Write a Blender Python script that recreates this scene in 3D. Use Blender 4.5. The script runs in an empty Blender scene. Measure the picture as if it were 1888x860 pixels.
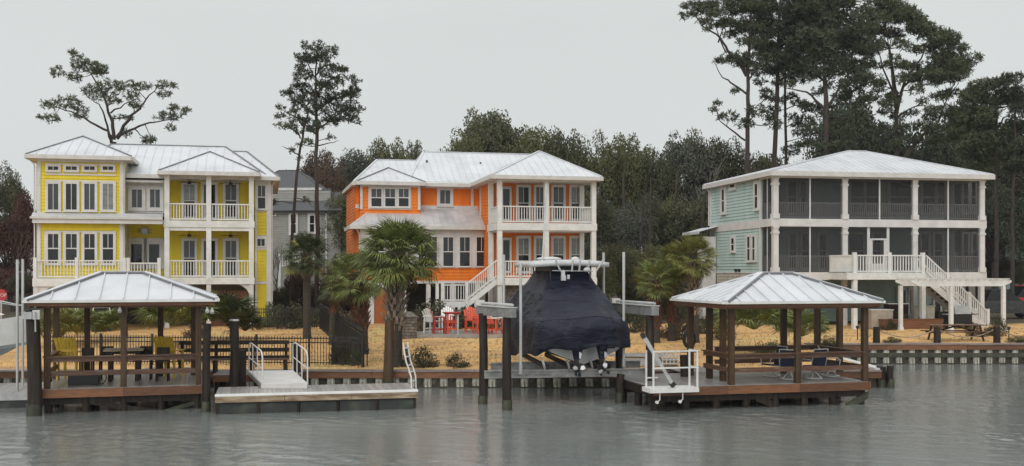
import bpy, math, random
import numpy as np
from mathutils import Vector
R = math.radians
rng = random.Random(11)
sc = bpy.context.scene
COL = sc.collection
# ---------------------------------------------------------------- camera, light, exposure
F, CH, HY, CX = 2000.0, 4.4, 500.0, 944.0      # focal length and horizon of the photograph in its own pixels, eye height in metres
cam = bpy.data.objects.new('camera', bpy.data.cameras.new('camera'))
COL.objects.link(cam); sc.camera = cam
cam.location = (0, 0, CH); cam.rotation_euler = (R(90), 0, 0)
cam.data.sensor_width = 36; cam.data.lens = 36*F/1888; cam.data.shift_y = (HY-430)/1888
cam.data.clip_end = 3000; cam.data.clip_start = .1
sc.view_settings.view_transform = 'Standard'; sc.view_settings.look = 'None'
sc.view_settings.exposure = 0; sc.view_settings.gamma = 1
SUN_EL, SUN_ROT = R(38), R(200)
w = bpy.data.worlds.new('World'); sc.world = w; w.use_nodes = True
nt = w.node_tree; N = nt.nodes; L = nt.links
bg = N['Background']
sky = N.new('ShaderNodeTexSky'); sky.sky_type = 'NISHITA'; sky.sun_disc = False
sky.sun_elevation = SUN_EL; sky.sun_rotation = SUN_ROT; sky.dust_density = 4
hs = N.new('ShaderNodeHueSaturation'); hs.inputs['Saturation'].default_value = .12
tc = N.new('ShaderNodeTexCoord'); sp = N.new('ShaderNodeSeparateXYZ')
mr = N.new('ShaderNodeMapRange'); mr.inputs[1].default_value = 0; mr.inputs[2].default_value = 1
mr.inputs[3].default_value = 0; mr.inputs[4].default_value = 1
cr = N.new('ShaderNodeValToRGB')
cr.color_ramp.elements[0].color = (7.25, 7.6, 7.6, 1); cr.color_ramp.elements[1].color = (11.5, 11.9, 12.0, 1)
e = cr.color_ramp.elements.new(.22); e.color = (7.0, 7.35, 7.3, 1)
mx = N.new('ShaderNodeMixRGB'); mx.inputs[0].default_value = .94      # overcast: cloud layer over the clear sky
nz = N.new('ShaderNodeTexNoise'); nz.inputs['Scale'].default_value = 2.2; nz.inputs['Detail'].default_value = 4
mm = N.new('ShaderNodeMapRange'); mm.inputs[3].default_value = .93; mm.inputs[4].default_value = 1.06
mu = N.new('ShaderNodeMixRGB'); mu.blend_type = 'MULTIPLY'; mu.inputs[0].default_value = 1
L.new(tc.outputs['Generated'], sp.inputs[0]); L.new(sp.outputs['Z'], mr.inputs[0]); L.new(mr.outputs[0], cr.inputs[0])
L.new(tc.outputs['Generated'], nz.inputs['Vector']); L.new(nz.outputs['Fac'], mm.inputs[0])
L.new(cr.outputs[0], mu.inputs[1]); L.new(mm.outputs[0], mu.inputs[2])
L.new(sky.outputs[0], hs.inputs['Color']); L.new(hs.outputs[0], mx.inputs[1]); L.new(mu.outputs[0], mx.inputs[2])
L.new(mx.outputs[0], bg.inputs[0]); bg.inputs[1].default_value = .1
sun = bpy.data.objects.new('sun', bpy.data.lights.new('sun', 'SUN')); COL.objects.link(sun)
sun.data.energy = 1.3; sun.data.angle = R(60); sun.data.color = (1, .97, .93)
sun.rotation_euler = (R(52), 0, R(-20)); sun.location = (0, -10, 60)
sc.cycles.max_bounces = 6; sc.cycles.transparent_max_bounces = 12

# ---------------------------------------------------------------- helpers
def tag(o, label=None, cat=None, group=None, kind=None):
    if label: o['label'] = label
    if cat: o['category'] = cat
    if group: o['group'] = group
    if kind: o['kind'] = kind
    return o
def link(name, data, mat=None, parent=None, loc=(0, 0, 0), rot=(0, 0, 0), scale=None):
    o = bpy.data.objects.new(name, data); COL.objects.link(o)
    if mat is not None and data is not None and len(data.materials) == 0: data.materials.append(mat)
    o.location = loc; o.rotation_euler = rot
    if scale: o.scale = scale
    if parent: o.parent = parent
    return o
def empty(name, loc=(0, 0, 0), rz=0, label=None, cat=None, group=None):
    return tag(link(name, None, None, None, loc, (0, 0, rz)), label, cat, group)
def kids(o): return [c for c in COL.objects if c.parent == o]
def copy_tree(o, parent=None):
    c = o.copy(); COL.objects.link(c)
    if parent: c.parent = parent
    for ch in CH_MAP.get(o.name, []) if False else o.children: copy_tree(ch, c)
    return c
def dup(o, loc, rz, label=None, group=None):
    c = copy_tree(o); c.location = loc; c.rotation_euler = (0, 0, rz)
    if label: c['label'] = label
    if group: c['group'] = group
    return c
class MB:
    def __init__(s, T=None): s.v = []; s.f = []; s.sm = []; s.T = T
    def add(s, vs, fs, sm=False):
        n = len(s.v)
        if s.T: vs = [s.T(*p) for p in vs]
        s.v += [tuple(p) for p in vs]; s.f += [tuple(i+n for i in f) for f in fs]; s.sm += [sm]*len(fs)
        return s
    def box(s, x0, x1, y0, y1, z0, z1):
        return s.add([(x0,y0,z0),(x1,y0,z0),(x1,y1,z0),(x0,y1,z0),(x0,y0,z1),(x1,y0,z1),(x1,y1,z1),(x0,y1,z1)],
            [(0,3,2,1),(4,5,6,7),(0,1,5,4),(1,2,6,5),(2,3,7,6),(3,0,4,7)])
    def prism(s, pts, d):
        n = len(pts); d = Vector(d); a = [Vector(p) for p in pts]
        return s.add(a+[p+d for p in a], [tuple(range(n))[::-1], tuple(range(n, 2*n))]+[(i, (i+1)%n, n+(i+1)%n, n+i) for i in range(n)])
    def bar(s, p0, p1, w, h, up=(0, 0, 1)):
        a, b = Vector(p0), Vector(p1); d = (b-a).normalized(); u = Vector(up)
        if abs(d.dot(u)) > .97: u = Vector((0, 1, 0))
        x = d.cross(u).normalized()*w/2; y = x.cross(d).normalized()*h/2
        vs = [a-x-y, a+x-y, a+x+y, a-x+y, b-x-y, b+x-y, b+x+y, b-x+y]
        return s.add(vs, [(0,1,2,3),(7,6,5,4),(0,4,5,1),(1,5,6,2),(2,6,7,3),(3,7,4,0)])
    def tube(s, pts, rs, n=7, sm=True, cap=True):
        pts = [Vector(p) for p in pts]
        if not hasattr(rs, '__len__'): rs = [rs]*len(pts)
        vs = []; px = None
        for i, p in enumerate(pts):
            d = (pts[min(i+1, len(pts)-1)]-pts[max(i-1, 0)]).normalized()
            if px is None:
                q = Vector((0, 0, 1)) if abs(d.z) < .9 else Vector((1, 0, 0)); px = d.cross(q).normalized()
            else:
                px = (px-d*px.dot(d))
                px = px.normalized() if px.length > 1e-5 else Vector((1, 0, 0))
            y = d.cross(px)
            vs += [p+(px*math.cos(2*math.pi*k/n)+y*math.sin(2*math.pi*k/n))*rs[i] for k in range(n)]
        fs = [(i*n+k, i*n+(k+1)%n, (i+1)*n+(k+1)%n, (i+1)*n+k) for i in range(len(pts)-1) for k in range(n)]
        s.add(vs, fs, sm)
        if cap: s.add(vs[:n], [tuple(range(n))[::-1]]); s.add(vs[-n:], [tuple(range(n))])
        return s
    def mesh(s, name):
        m = bpy.data.meshes.new(name); m.from_pydata(s.v, [], s.f)
        m.polygons.foreach_set('use_smooth', s.sm); m.update(); return m
    def obj(s, name, mat, parent=None, kind=None, label=None, loc=(0, 0, 0), rot=(0, 0, 0)):
        o = link(name, s.mesh(name), mat, parent, loc, rot)
        return tag(o, label, None, None, kind)
def npmesh(name, V, k):
    n = len(V)//k; m = bpy.data.meshes.new(name)
    m.vertices.add(n*k); m.vertices.foreach_set('co', np.ascontiguousarray(V, dtype=np.float32).ravel())
    m.loops.add(n*k); m.loops.foreach_set('vertex_index', np.arange(n*k, dtype=np.int32))
    m.polygons.add(n); m.polygons.foreach_set('loop_start', np.arange(0, n*k, k, dtype=np.int32))
    m.update(calc_edges=True); return m
def P(px, py, D): return ((px-CX)*D/F, D, CH-(py-HY)*D/F)   # a measured photo point at a known distance
def GZ(y): return .6+.031*(min(max(y, 40.7), 62)-40.7)        # height of the ground

# ---------------------------------------------------------------- materials
def mat(name, c, c2=None, rough=.7, scale=3, detail=4, stretch=(1, 1, 1), bump=0, bscale=None, metal=0, rnd=0, alpha=None, spec=.5, lo=.35, hi=.65, dirt=None, coat=0):
    m = bpy.data.materials.new(name); m.use_nodes = True; nt = m.node_tree; N = nt.nodes; L = nt.links
    b = N['Principled BSDF']; b.inputs['Roughness'].default_value = rough; b.inputs['Metallic'].default_value = metal
    b.inputs['Specular IOR Level'].default_value = spec; b.inputs['Coat Weight'].default_value = coat; b.inputs['Coat Roughness'].default_value = .15
    tc = N.new('ShaderNodeTexCoord'); mp = N.new('ShaderNodeMapping'); mp.inputs['Scale'].default_value = stretch
    L.new(tc.outputs['Object'], mp.inputs[0])
    nz = N.new('ShaderNodeTexNoise'); nz.inputs['Scale'].default_value = scale; nz.inputs['Detail'].default_value = detail; nz.inputs['Roughness'].default_value = .6
    L.new(mp.outputs[0], nz.inputs['Vector'])
    c2 = c2 or tuple(x*.86 for x in c)
    mr = N.new('ShaderNodeMapRange'); mr.inputs[1].default_value = lo; mr.inputs[2].default_value = hi; L.new(nz.outputs['Fac'], mr.inputs[0])
    mx = N.new('ShaderNodeMixRGB'); mx.inputs[1].default_value = (*c, 1); mx.inputs[2].default_value = (*c2, 1)
    L.new(mr.outputs[0], mx.inputs[0]); out = mx.outputs[0]
    if dirt:   # a second, larger stain layer: (colour, scale, low, high)
        n2 = N.new('ShaderNodeTexNoise'); n2.inputs['Scale'].default_value = dirt[1]; n2.inputs['Detail'].default_value = 6
        L.new(mp.outputs[0], n2.inputs['Vector'])
        r2 = N.new('ShaderNodeMapRange'); r2.inputs[1].default_value = dirt[2]; r2.inputs[2].default_value = dirt[3]; L.new(n2.outputs['Fac'], r2.inputs[0])
        m2 = N.new('ShaderNodeMixRGB'); m2.inputs[2].default_value = (*dirt[0], 1); L.new(r2.outputs[0], m2.inputs[0]); L.new(out, m2.inputs[1]); out = m2.outputs[0]
    if rnd:
        oi = N.new('ShaderNodeObjectInfo'); r3 = N.new('ShaderNodeMapRange'); r3.inputs[3].default_value = 1-rnd; r3.inputs[4].default_value = 1+rnd
        L.new(oi.outputs['Random'], r3.inputs[0]); m3 = N.new('ShaderNodeVectorMath'); m3.operation = 'SCALE'
        L.new(out, m3.inputs[0]); L.new(r3.outputs[0], m3.inputs['Scale']); out = m3.outputs[0]
    L.new(out, b.inputs['Base Color'])
    if bump:
        bp = N.new('ShaderNodeBump'); bp.inputs['Strength'].default_value = bump; bp.inputs['Distance'].default_value = .03
        if bscale:
            n4 = N.new('ShaderNodeTexNoise'); n4.inputs['Scale'].default_value = bscale; L.new(mp.outputs[0], n4.inputs['Vector']); L.new(n4.outputs['Fac'], bp.inputs['Height'])
        else: L.new(nz.outputs['Fac'], bp.inputs['Height'])
        L.new(bp.outputs[0], b.inputs['Normal'])
    if alpha is not None: b.inputs['Alpha'].default_value = alpha
    return m
M = {}
M['white'] = mat('white_paint', (.74, .73, .71), (.62, .61, .58), .5, 2.5, dirt=((.42, .41, .36), 1.3, .62, .9))
M['trim'] = mat('house_trim', (.66, .64, .62), (.56, .54, .52), .55, 1.5, dirt=((.38, .37, .33), 1.1, .62, .95))
M['yellow'] = mat('yellow_siding', (.78, .62, .035), (.69, .545, .035), .6, 1.6, stretch=(1.6, 1.6, .35), spec=.25, rnd=0, dirt=((.56, .44, .05), .7, .5, .9))
M['paleyellow'] = mat('pale_yellow_siding', (.72, .64, .3), (.62, .55, .26), .55, 1.6)
M['orange'] = mat('orange_siding', (.84, .22, .024), (.72, .18, .022), .6, 1.6, stretch=(1.6, 1.6, .35), spec=.25, dirt=((.55, .15, .03), .7, .5, .9))
M['teal'] = mat('teal_siding', (.45, .575, .535), (.38, .49, .455), .6, 1.6, stretch=(1.6, 1.6, .35), spec=.3, dirt=((.33, .42, .38), .7, .5, .9))
M['roof'] = mat('white_metal_roofing', (.64, .65, .67), (.58, .59, .61), .38, .9, 5, rnd=.035, dirt=((.44, .45, .47), .6, .5, .85))
M['roofgrey'] = mat('weathered_metal_roofing', (.56, .55, .55), (.46, .45, .45), .3, 1.2, 5, rnd=.05, dirt=((.36, .35, .35), .8, .5, .8))
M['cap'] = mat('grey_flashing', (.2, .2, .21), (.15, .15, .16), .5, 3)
M['gutter'] = mat('gutter_paint', (.62, .6, .57), (.52, .5, .47), .5, 3)
M['glass'] = mat('window_glass', (.01, .011, .012), (.022, .024, .025), .05, .5, 2, rnd=.35, spec=.5)
M['glasslit'] = mat('curtained_glass', (.06, .068, .07), (.04, .046, .048), .08, .5, 2, (1, 1, .4), rnd=.2, spec=.5)
M['blind'] = mat('drawn_blind', (.24, .25, .24), (.16, .17, .165), .15, 1.2, 2, (1, 1, 6), rnd=.25, spec=.6)
M['screen'] = mat('insect_screen', (.05, .052, .052), (.065, .066, .066), .8, 2, alpha=.4, spec=.1)
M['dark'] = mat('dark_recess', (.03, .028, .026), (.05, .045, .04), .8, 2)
M['beige'] = mat('beige_stucco', (.42, .36, .28), (.34, .29, .23), .8, 3, bump=.2)
M['dwood'] = mat('wet_dark_timber', (.028, .017, .012), (.012, .009, .007), .55, 6, 6, (6, 6, .6), .5, rnd=.25, dirt=((.045, .036, .026), 1.5, .5, .75), spec=.3)
M['post'] = mat('wet_brown_post', (.095, .05, .024), (.04, .023, .013), .5, 5, 6, (6, 6, .5), .5, rnd=.2, dirt=((.09, .075, .05), 1.2, .5, .8), spec=.3)
M['rwood'] = mat('red_brown_timber', (.21, .085, .035), (.12, .05, .022), .45, 5, 6, (.7, 6, 6), .4, rnd=.25, dirt=((.07, .045, .03), 1.2, .5, .8))
M['rail'] = mat('brown_rail_timber', (.13, .058, .03), (.065, .032, .018), .45, 5, 6, (.7, 6, 6), .4, rnd=.25, dirt=((.2, .17, .14), 2, .55, .8))
M['deck'] = mat('wet_grey_decking', (.33, .31, .3), (.22, .2, .19), .28, 4, 6, (5, .6, 5), .3, rnd=.2, dirt=((.12, .1, .09), 1.1, .5, .75))
M['dock'] = mat('bleached_decking', (.42, .4, .38), (.3, .28, .26), .3, 4, 6, (5, .6, 5), .3, rnd=.16, dirt=((.2, .18, .17), 1.2, .5, .8))
M['float'] = mat('black_dock_float', (.03, .034, .032), (.018, .02, .02), .5, 4, dirt=((.06, .07, .05), 2, .5, .7))
M['bleach'] = mat('bleached_fascia_timber', (.38, .3, .2), (.16, .1, .06), .6, 2.5, 6, (.5, 3, 3), .4, rnd=.1, lo=.4, hi=.6)
M['pile'] = mat('vinyl_sheet_pile', (.72, .7, .62), (.5, .48, .4), .55, 5, 5, (3, 3, 1), .2, rnd=.14, dirt=((.09, .08, .05), 3, .5, .72))
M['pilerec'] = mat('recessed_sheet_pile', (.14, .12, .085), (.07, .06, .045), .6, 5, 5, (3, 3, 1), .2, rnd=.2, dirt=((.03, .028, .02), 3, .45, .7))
M['algae'] = mat('algae_band', (.025, .02, .012), (.045, .04, .022), .6, 9, 5, bump=.5)
M['capt'] = mat('bulkhead_cap_timber', (.3, .25, .23), (.18, .13, .11), .32, 4, 6, (.5, 5, 5), .4, rnd=.2)
M['iron'] = mat('black_iron', (.012, .012, .013), None, .45, 5)
M['alu'] = mat('aluminium', (.5, .5, .49), (.38, .38, .38), .35, 4, metal=.35, dirt=((.3, .3, .29), 2, .55, .8))
M['pvc'] = mat('white_pipe', (.52, .52, .5), (.4, .4, .38), .4, 2, stretch=(1, 1, .5), dirt=((.35, .33, .28), 1.5, .55, .85))
M['navy'] = mat('navy_canvas', (.005, .006, .017), (.011, .013, .03), .5, 1.2, 6, stretch=(.8, .8, 2.0), bump=.9, bscale=1.7, dirt=((.03, .031, .042), .5, .45, .7), spec=.3)
[setattr(n.inputs['Distance'], 'default_value', .17) for n in M['navy'].node_tree.nodes if n.type == 'BUMP']
[setattr(n.inputs['Detail'], 'default_value', 5) for n in M['navy'].node_tree.nodes if n.type == 'TEX_NOISE']
M['storedoor'] = mat('wet_orange_door', (.34, .1, .025), (.26, .075, .02), .6, 2)
M['gel'] = mat('white_gelcoat', (.6, .6, .6), (.5, .5, .5), .22, 2, coat=.3, dirt=((.36, .36, .35), 1.5, .5, .85))
M['blk'] = mat('black_rubber', (.012, .012, .013), None, .4, 5)
M['ychair'] = mat('yellow_paint', (.62, .42, .03), (.5, .33, .025), .5, 4)
M['ochair'] = mat('orange_red_paint', (.72, .1, .045), (.6, .08, .035), .4, 4)
M['rchair'] = mat('red_paint', (.42, .045, .03), (.34, .035, .025), .4, 4)
M['stone'] = mat('stacked_stone', (.2, .17, .15), (.1, .085, .075), .7, 6, rnd=.35, bump=.4)
M['brick'] = mat('brick', (.28, .13, .08), (.2, .09, .06), .8, 6, rnd=.25, bump=.3)
M['concrete'] = mat('wet_concrete', (.36, .34, .31), (.27, .25, .23), .35, 2, 6, dirt=((.18, .17, .15), 1, .5, .8))
M['bark'] = mat('pine_bark', (.075, .055, .045), (.03, .024, .02), .9, 3, 6, (3, 3, .8), .9, rnd=.15)
M['barkred'] = mat('wet_red_bark', (.07, .045, .038), (.028, .02, .017), .85, 3, 6, (3, 3, .8), .9, rnd=.15)
M['palmtrunk'] = mat('palm_trunk', (.07, .055, .042), (.032, .026, .02), .9, 3, 6, (3, 3, 5), .9)
M['boot'] = mat('palm_boot', (.3, .23, .165), (.13, .095, .07), .8, 8, 5, rnd=.35, bump=.4)
M['bootred'] = mat('rusty_palm_boot', (.16, .06, .03), (.07, .032, .02), .8, 8, 5, rnd=.35, bump=.4)
M['lowwall'] = mat('cream_block', (.5, .46, .38), (.4, .37, .3), .8, 3)
M['shingle'] = mat('grey_shingles', (.1, .103, .11), (.065, .067, .072), .85, 8, 5, bump=.3)
M['greysiding'] = mat('grey_siding', (.3, .295, .27), (.25, .245, .22), .7, 2)
M['redpaint'] = mat('red_car_paint', (.5, .02, .02), None, .25, 3, coat=.5)
M['blackpaint'] = mat('black_car_paint', (.015, .017, .02), (.03, .032, .036), .18, 3, coat=.6)
M['whitepaint'] = mat('white_car_paint', (.6, .6, .6), None, .25, 3, coat=.5)
M['sign'] = mat('red_sign', (.4, .02, .03), None, .5, 3)
M['blueseat'] = mat('navy_seat_cloth', (.014, .018, .045), None, .7, 8)
M['bluepaint'] = mat('pale_hull_blue', (.4, .46, .48), None, .3, 3)
def leafmat(name, c, c2, c3, sc1=.5):
    m = bpy.data.materials.new(name); m.use_nodes = True; nt = m.node_tree; N = nt.nodes; L = nt.links
    b = N['Principled BSDF']; b.inputs['Roughness'].default_value = .6; b.inputs['Specular IOR Level'].default_value = .25
    tc = N.new('ShaderNodeTexCoord'); n1 = N.new('ShaderNodeTexNoise'); n1.inputs['Scale'].default_value = sc1; n1.inputs['Detail'].default_value = 3
    n2 = N.new('ShaderNodeTexNoise'); n2.inputs['Scale'].default_value = 9; L.new(tc.outputs['Object'], n1.inputs['Vector']); L.new(tc.outputs['Object'], n2.inputs['Vector'])
    r1 = N.new('ShaderNodeMapRange'); r1.inputs[1].default_value = .38; r1.inputs[2].default_value = .62; L.new(n1.outputs['Fac'], r1.inputs[0])
    r2 = N.new('ShaderNodeMapRange'); r2.inputs[1].default_value = .4; r2.inputs[2].default_value = .7; L.new(n2.outputs['Fac'], r2.inputs[0])
    a = N.new('ShaderNodeMixRGB'); a.inputs[1].default_value = (*c, 1); a.inputs[2].default_value = (*c2, 1); L.new(r1.outputs[0], a.inputs[0])
    d = N.new('ShaderNodeMixRGB'); d.inputs[2].default_value = (*c3, 1); L.new(a.outputs[0], d.inputs[1]); L.new(r2.outputs[0], d.inputs[0])
    oi = N.new('ShaderNodeObjectInfo'); r3 = N.new('ShaderNodeMapRange'); r3.inputs[3].default_value = .78; r3.inputs[4].default_value = 1.22
    L.new(oi.outputs['Random'], r3.inputs[0]); m3 = N.new('ShaderNodeVectorMath'); m3.operation = 'SCALE'; L.new(d.outputs[0], m3.inputs[0]); L.new(r3.outputs[0], m3.inputs['Scale'])
    L.new(m3.outputs[0], b.inputs['Base Color']); return m
M['pine'] = leafmat('pine_needles', (.045, .062, .03), (.08, .098, .048), (.115, .12, .07))
M['pinedark'] = leafmat('dark_pine_needles', (.03, .044, .025), (.062, .082, .046), (.09, .1, .062))
M['oak'] = leafmat('oak_leaves', (.03, .038, .019), (.082, .088, .043), (.13, .122, .068))
M['oakolive'] = leafmat('olive_leaves', (.055, .065, .025), (.12, .125, .05), (.17, .16, .075))
M['oakgrey'] = leafmat('grey_green_leaves', (.05, .058, .045), (.1, .108, .08), (.15, .15, .115))
M['oakbrown'] = leafmat('brown_leaves', (.085, .048, .032), (.11, .065, .042), (.06, .045, .032))
M['redbush'] = leafmat('red_leaves', (.12, .04, .03), (.09, .035, .028), (.06, .04, .03))
M['frond'] = leafmat('palm_frond', (.085, .12, .03), (.14, .17, .04), (.2, .22, .08), 1.5)
M['frondy'] = leafmat('yellow_green_frond', (.12, .15, .03), (.17, .18, .04), (.2, .17, .06), 1.5)
M['frondd'] = leafmat('dark_frond', (.035, .055, .024), (.055, .075, .03), (.09, .1, .045), 1.5)
M['shrub'] = leafmat('shrub_leaves', (.04, .045, .022), (.06, .06, .03), (.085, .07, .04), 2)
M['deadfrond'] = leafmat('dead_frond', (.12, .085, .05), (.16, .12, .075), (.09, .06, .04), 2)
# ---------------------------------------------------------------- water, ground
def water_mat():
    m = bpy.data.materials.new('canal_water'); m.use_nodes = True; nt = m.node_tree; N = nt.nodes; L = nt.links
    b = N['Principled BSDF']; b.inputs['Base Color'].default_value = (.19, .204, .193, 1); b.inputs['Roughness'].default_value = .1; b.inputs['IOR'].default_value = 2.3
    tc = N.new('ShaderNodeTexCoord'); prev = None
    def layer(scale, st, dist, strength, detail=3):
        nonlocal prev
        mp = N.new('ShaderNodeMapping'); mp.inputs['Scale'].default_value = st; L.new(tc.outputs['Object'], mp.inputs[0])
        n = N.new('ShaderNodeTexNoise'); n.inputs['Scale'].default_value = scale; n.inputs['Detail'].default_value = detail; L.new(mp.outputs[0], n.inputs['Vector'])
        bp = N.new('ShaderNodeBump'); bp.inputs['Strength'].default_value = strength; bp.inputs['Distance'].default_value = dist
        L.new(n.outputs['Fac'], bp.inputs['Height'])
        if prev: L.new(prev, bp.inputs['Normal'])
        prev = bp.outputs[0]; return n
    layer(1.1, (1, 1.6, 1), .1, .05, 2)
    layer(4.5, (1, 1.7, 1), .03, .2, 3)
    layer(15, (1, 1.4, 1), .012, .45, 2)
    # calmer and rougher patches stirred by wind and rain
    mp = N.new('ShaderNodeMapping'); mp.inputs['Scale'].default_value = (.35, 1, 1); L.new(tc.outputs['Object'], mp.inputs[0])
    n = N.new('ShaderNodeTexNoise'); n.inputs['Scale'].default_value = .22; n.inputs['Detail'].default_value = 5; L.new(mp.outputs[0], n.inputs['Vector'])
    mr = N.new('ShaderNodeMapRange'); mr.inputs[1].default_value = .4; mr.inputs[2].default_value = .62; mr.inputs[3].default_value = .02; mr.inputs[4].default_value = .16
    L.new(n.outputs['Fac'], mr.inputs[0]); L.new(mr.outputs[0], b.inputs['Roughness'])
    L.new(prev, b.inputs['Normal']); return m
M['water'] = water_mat()
def water_mesh():      # rippled grid where the camera looks, flat sheet beyond
    r = np.random.default_rng(9); x = np.arange(-25, 27.01, .075); y = np.arange(21, 51.6, .075); X, Y = np.meshgrid(x, y); Z = np.zeros_like(X)
    for i in range(90):
        lam = .15*(8)**r.uniform(0, 1); a = r.normal(1.2, .75); k = 2*np.pi/lam; amp = .020*lam/(1+lam*.9)*r.uniform(.5, 1.2)/3.1
        Z += amp*np.sin(k*(np.cos(a)*X+np.sin(a)*Y)+r.uniform(0, 6.28))*(1+.5*np.sin(X*r.uniform(.1, .5)+Y*r.uniform(.1, .4)+r.uniform(0, 6)))
    patch = np.clip(.62+.55*np.sin(X*.19+1.6*np.sin(Y*.27))*np.sin(Y*.38+.7)+.25*np.sin(X*.52+Y*.9), .18, 1.3)
    e = np.minimum.reduce([(X-x[0]), (x[-1]-X), (Y-y[0]), (y[-1]-Y)]); Z *= .42*np.clip(e/1.5, 0, 1)*patch
    nx, ny = len(x), len(y); V = np.stack([X, Y, Z], 2).reshape(-1, 3); i = np.arange(nx*ny).reshape(ny, nx)
    F_ = np.stack([i[:-1, :-1], i[:-1, 1:], i[1:, 1:], i[1:, :-1]], 2).reshape(-1, 4)
    x0, x1, y0, y1 = x[0], x[-1], y[0], y[-1]; n0 = len(V)
    V = np.concatenate([V, np.array([(-400,-60,0),(400,-60,0),(400,70,0),(-400,70,0)])]); c = [0, nx-1, nx*ny-1, nx*(ny-1)]
    F_ = np.concatenate([F_, np.array([(n0, n0+1, c[1], c[0]), (n0+1, n0+2, c[2], c[1]), (n0+2, n0+3, c[3], c[2]), (n0+3, n0, c[0], c[3])])]); n = len(F_)
    m = bpy.data.meshes.new('water'); m.vertices.add(len(V)); m.vertices.foreach_set('co', V.astype(np.float32).ravel()); m.loops.add(n*4); m.loops.foreach_set('vertex_index', F_.astype(np.int32).ravel())
    m.polygons.add(n); m.polygons.foreach_set('loop_start', np.arange(0, n*4, 4, dtype=np.int32)); m.polygons.foreach_set('use_smooth', np.ones(n, dtype=bool)); m.update(calc_edges=True); return m
tag(link('water', water_mesh(), M['water']), kind='structure')
tag(MB().add([(-400,-60,-2.5),(400,-60,-2.5),(400,70,-2.5),(-400,70,-2.5)], [(0,1,2,3)]).obj('canal_bed', M['dark']), kind='structure')
BY, BX, BY2 = 40.95, 13.9, 51.35      # left bulkhead line, its return, right bulkhead line
def ground_mat():
    m = bpy.data.materials.new('dormant_lawn'); m.use_nodes = True; nt = m.node_tree; N = nt.nodes; L = nt.links
    b = N['Principled BSDF']; b.inputs['Roughness'].default_value = .9; b.inputs['Specular IOR Level'].default_value = .2
    tc = N.new('ShaderNodeTexCoord'); sp = N.new('ShaderNodeSeparateXYZ'); L.new(tc.outputs['Object'], sp.inputs[0])
    def noise(s, d=5, st=(1, 1, 1)):
        mp = N.new('ShaderNodeMapping'); mp.inputs['Scale'].default_value = st; L.new(tc.outputs['Object'], mp.inputs[0])
        n = N.new('ShaderNodeTexNoise'); n.inputs['Scale'].default_value = s; n.inputs['Detail'].default_value = d; L.new(mp.outputs[0], n.inputs['Vector']); return n.outputs['Fac']
    def ramp(v, a, b_, c=0, d=1):
        r = N.new('ShaderNodeMapRange'); r.inputs[1].default_value = a; r.inputs[2].default_value = b_; r.inputs[3].default_value = c; r.inputs[4].default_value = d; L.new(v, r.inputs[0]); return r.outputs[0]
    def mix(f, a, c):
        x = N.new('ShaderNodeMixRGB'); L.new(f, x.inputs[0])
        for i, q in ((1, a), (2, c)):
            if isinstance(q, tuple): x.inputs[i].default_value = (*q, 1)
            else: L.new(q, x.inputs[i])
        return x.outputs[0]
    g = mix(ramp(noise(14, 6), .35, .65), (.72, .44, .18), (.54, .33, .135))
    g = mix(ramp(noise(.55, 5, (.6, 1.6, 1)), .46, .64), g, (.42, .26, .12))
    g = mix(ramp(noise(.23, 4), .56, .7), g, (.55, .42, .18))
    d = mix(ramp(noise(3, 6), .35, .65), (.09, .07, .045), (.05, .045, .03))
    ad = N.new('ShaderNodeMath'); ad.operation = 'MULTIPLY_ADD'; L.new(noise(.6, 5), ad.inputs[0]); ad.inputs[1].default_value = 6; L.new(sp.outputs['Y'], ad.inputs[2])
    g = mix(ramp(ad.outputs[0], 66.5, 68), g, d)
    L.new(g, b.inputs['Base Color'])
    bp = N.new('ShaderNodeBump'); bp.inputs['Strength'].default_value = .6; bp.inputs['Distance'].default_value = .05; L.new(noise(9, 6), bp.inputs['Height']); L.new(bp.outputs[0], b.inputs['Normal'])
    return m
M['lawn'] = ground_mat()
xs = [-500, -200, -90]+[-50+2.0*i for i in range(32)]+[BX]+[14+2.0*i for i in range(24)]+[90, 200, 500]
ys = [BY+.1, 42.5, 44.5, 46.5, 48.5, 50, BY2+.1]+[52.5+1.5*i for i in range(10)]+[70, 80, 95, 120, 180, 300, 800]
V = []; FC = []
for y in ys:
    for x in xs: V.append((x, y, GZ(y)+(.03*math.sin(x*1.3+y*.7)+.02*math.sin(x*.4-y) if 42 < y < 66 and abs(x-BX) > .5 else 0)))
for j in range(len(ys)-1):
    for i in range(len(xs)-1):
        if xs[i] >= BX and ys[j+1] <= BY2+.11: continue
        a = j*len(xs)+i; FC.append((a, a+1, a+1+len(xs), a+len(xs)))
g = MB(); g.add(V, FC, True); tag(g.obj('ground', M['lawn']), kind='structure')
# short tufts of dead grass along the lawns
def tufts():
    n = 26000; r = np.random.default_rng(3)
    x = r.uniform(-24, 36, n); y = r.uniform(41.6, 60, n); k = (x < BX-.2) | (y > BY2+.4); x, y = x[k], y[k]; n = len(x)
    z = .6+.031*(y-40.7); a = r.uniform(0, 6.28, n); h = r.uniform(.03, .07, n); w_ = r.uniform(.015, .04, n)
    lean = r.normal(0, .04, (n, 2)); V = np.zeros((n, 3, 3))
    V[:, 0] = np.stack([x-np.cos(a)*w_, y-np.sin(a)*w_, z-.04], 1); V[:, 1] = np.stack([x+np.cos(a)*w_, y+np.sin(a)*w_, z-.04], 1)
    V[:, 2] = np.stack([x+lean[:, 0], y+lean[:, 1], z+h], 1)
    return npmesh('grass', V.reshape(-1, 3), 3)
M['grass'] = mat('dead_grass', (.72, .47, .22), (.55, .34, .15), .9, 3)
tag(link('grass', tufts(), M['grass']), 'short tan winter grass on the lawns behind the bulkheads', 'grass', kind='stuff')
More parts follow.
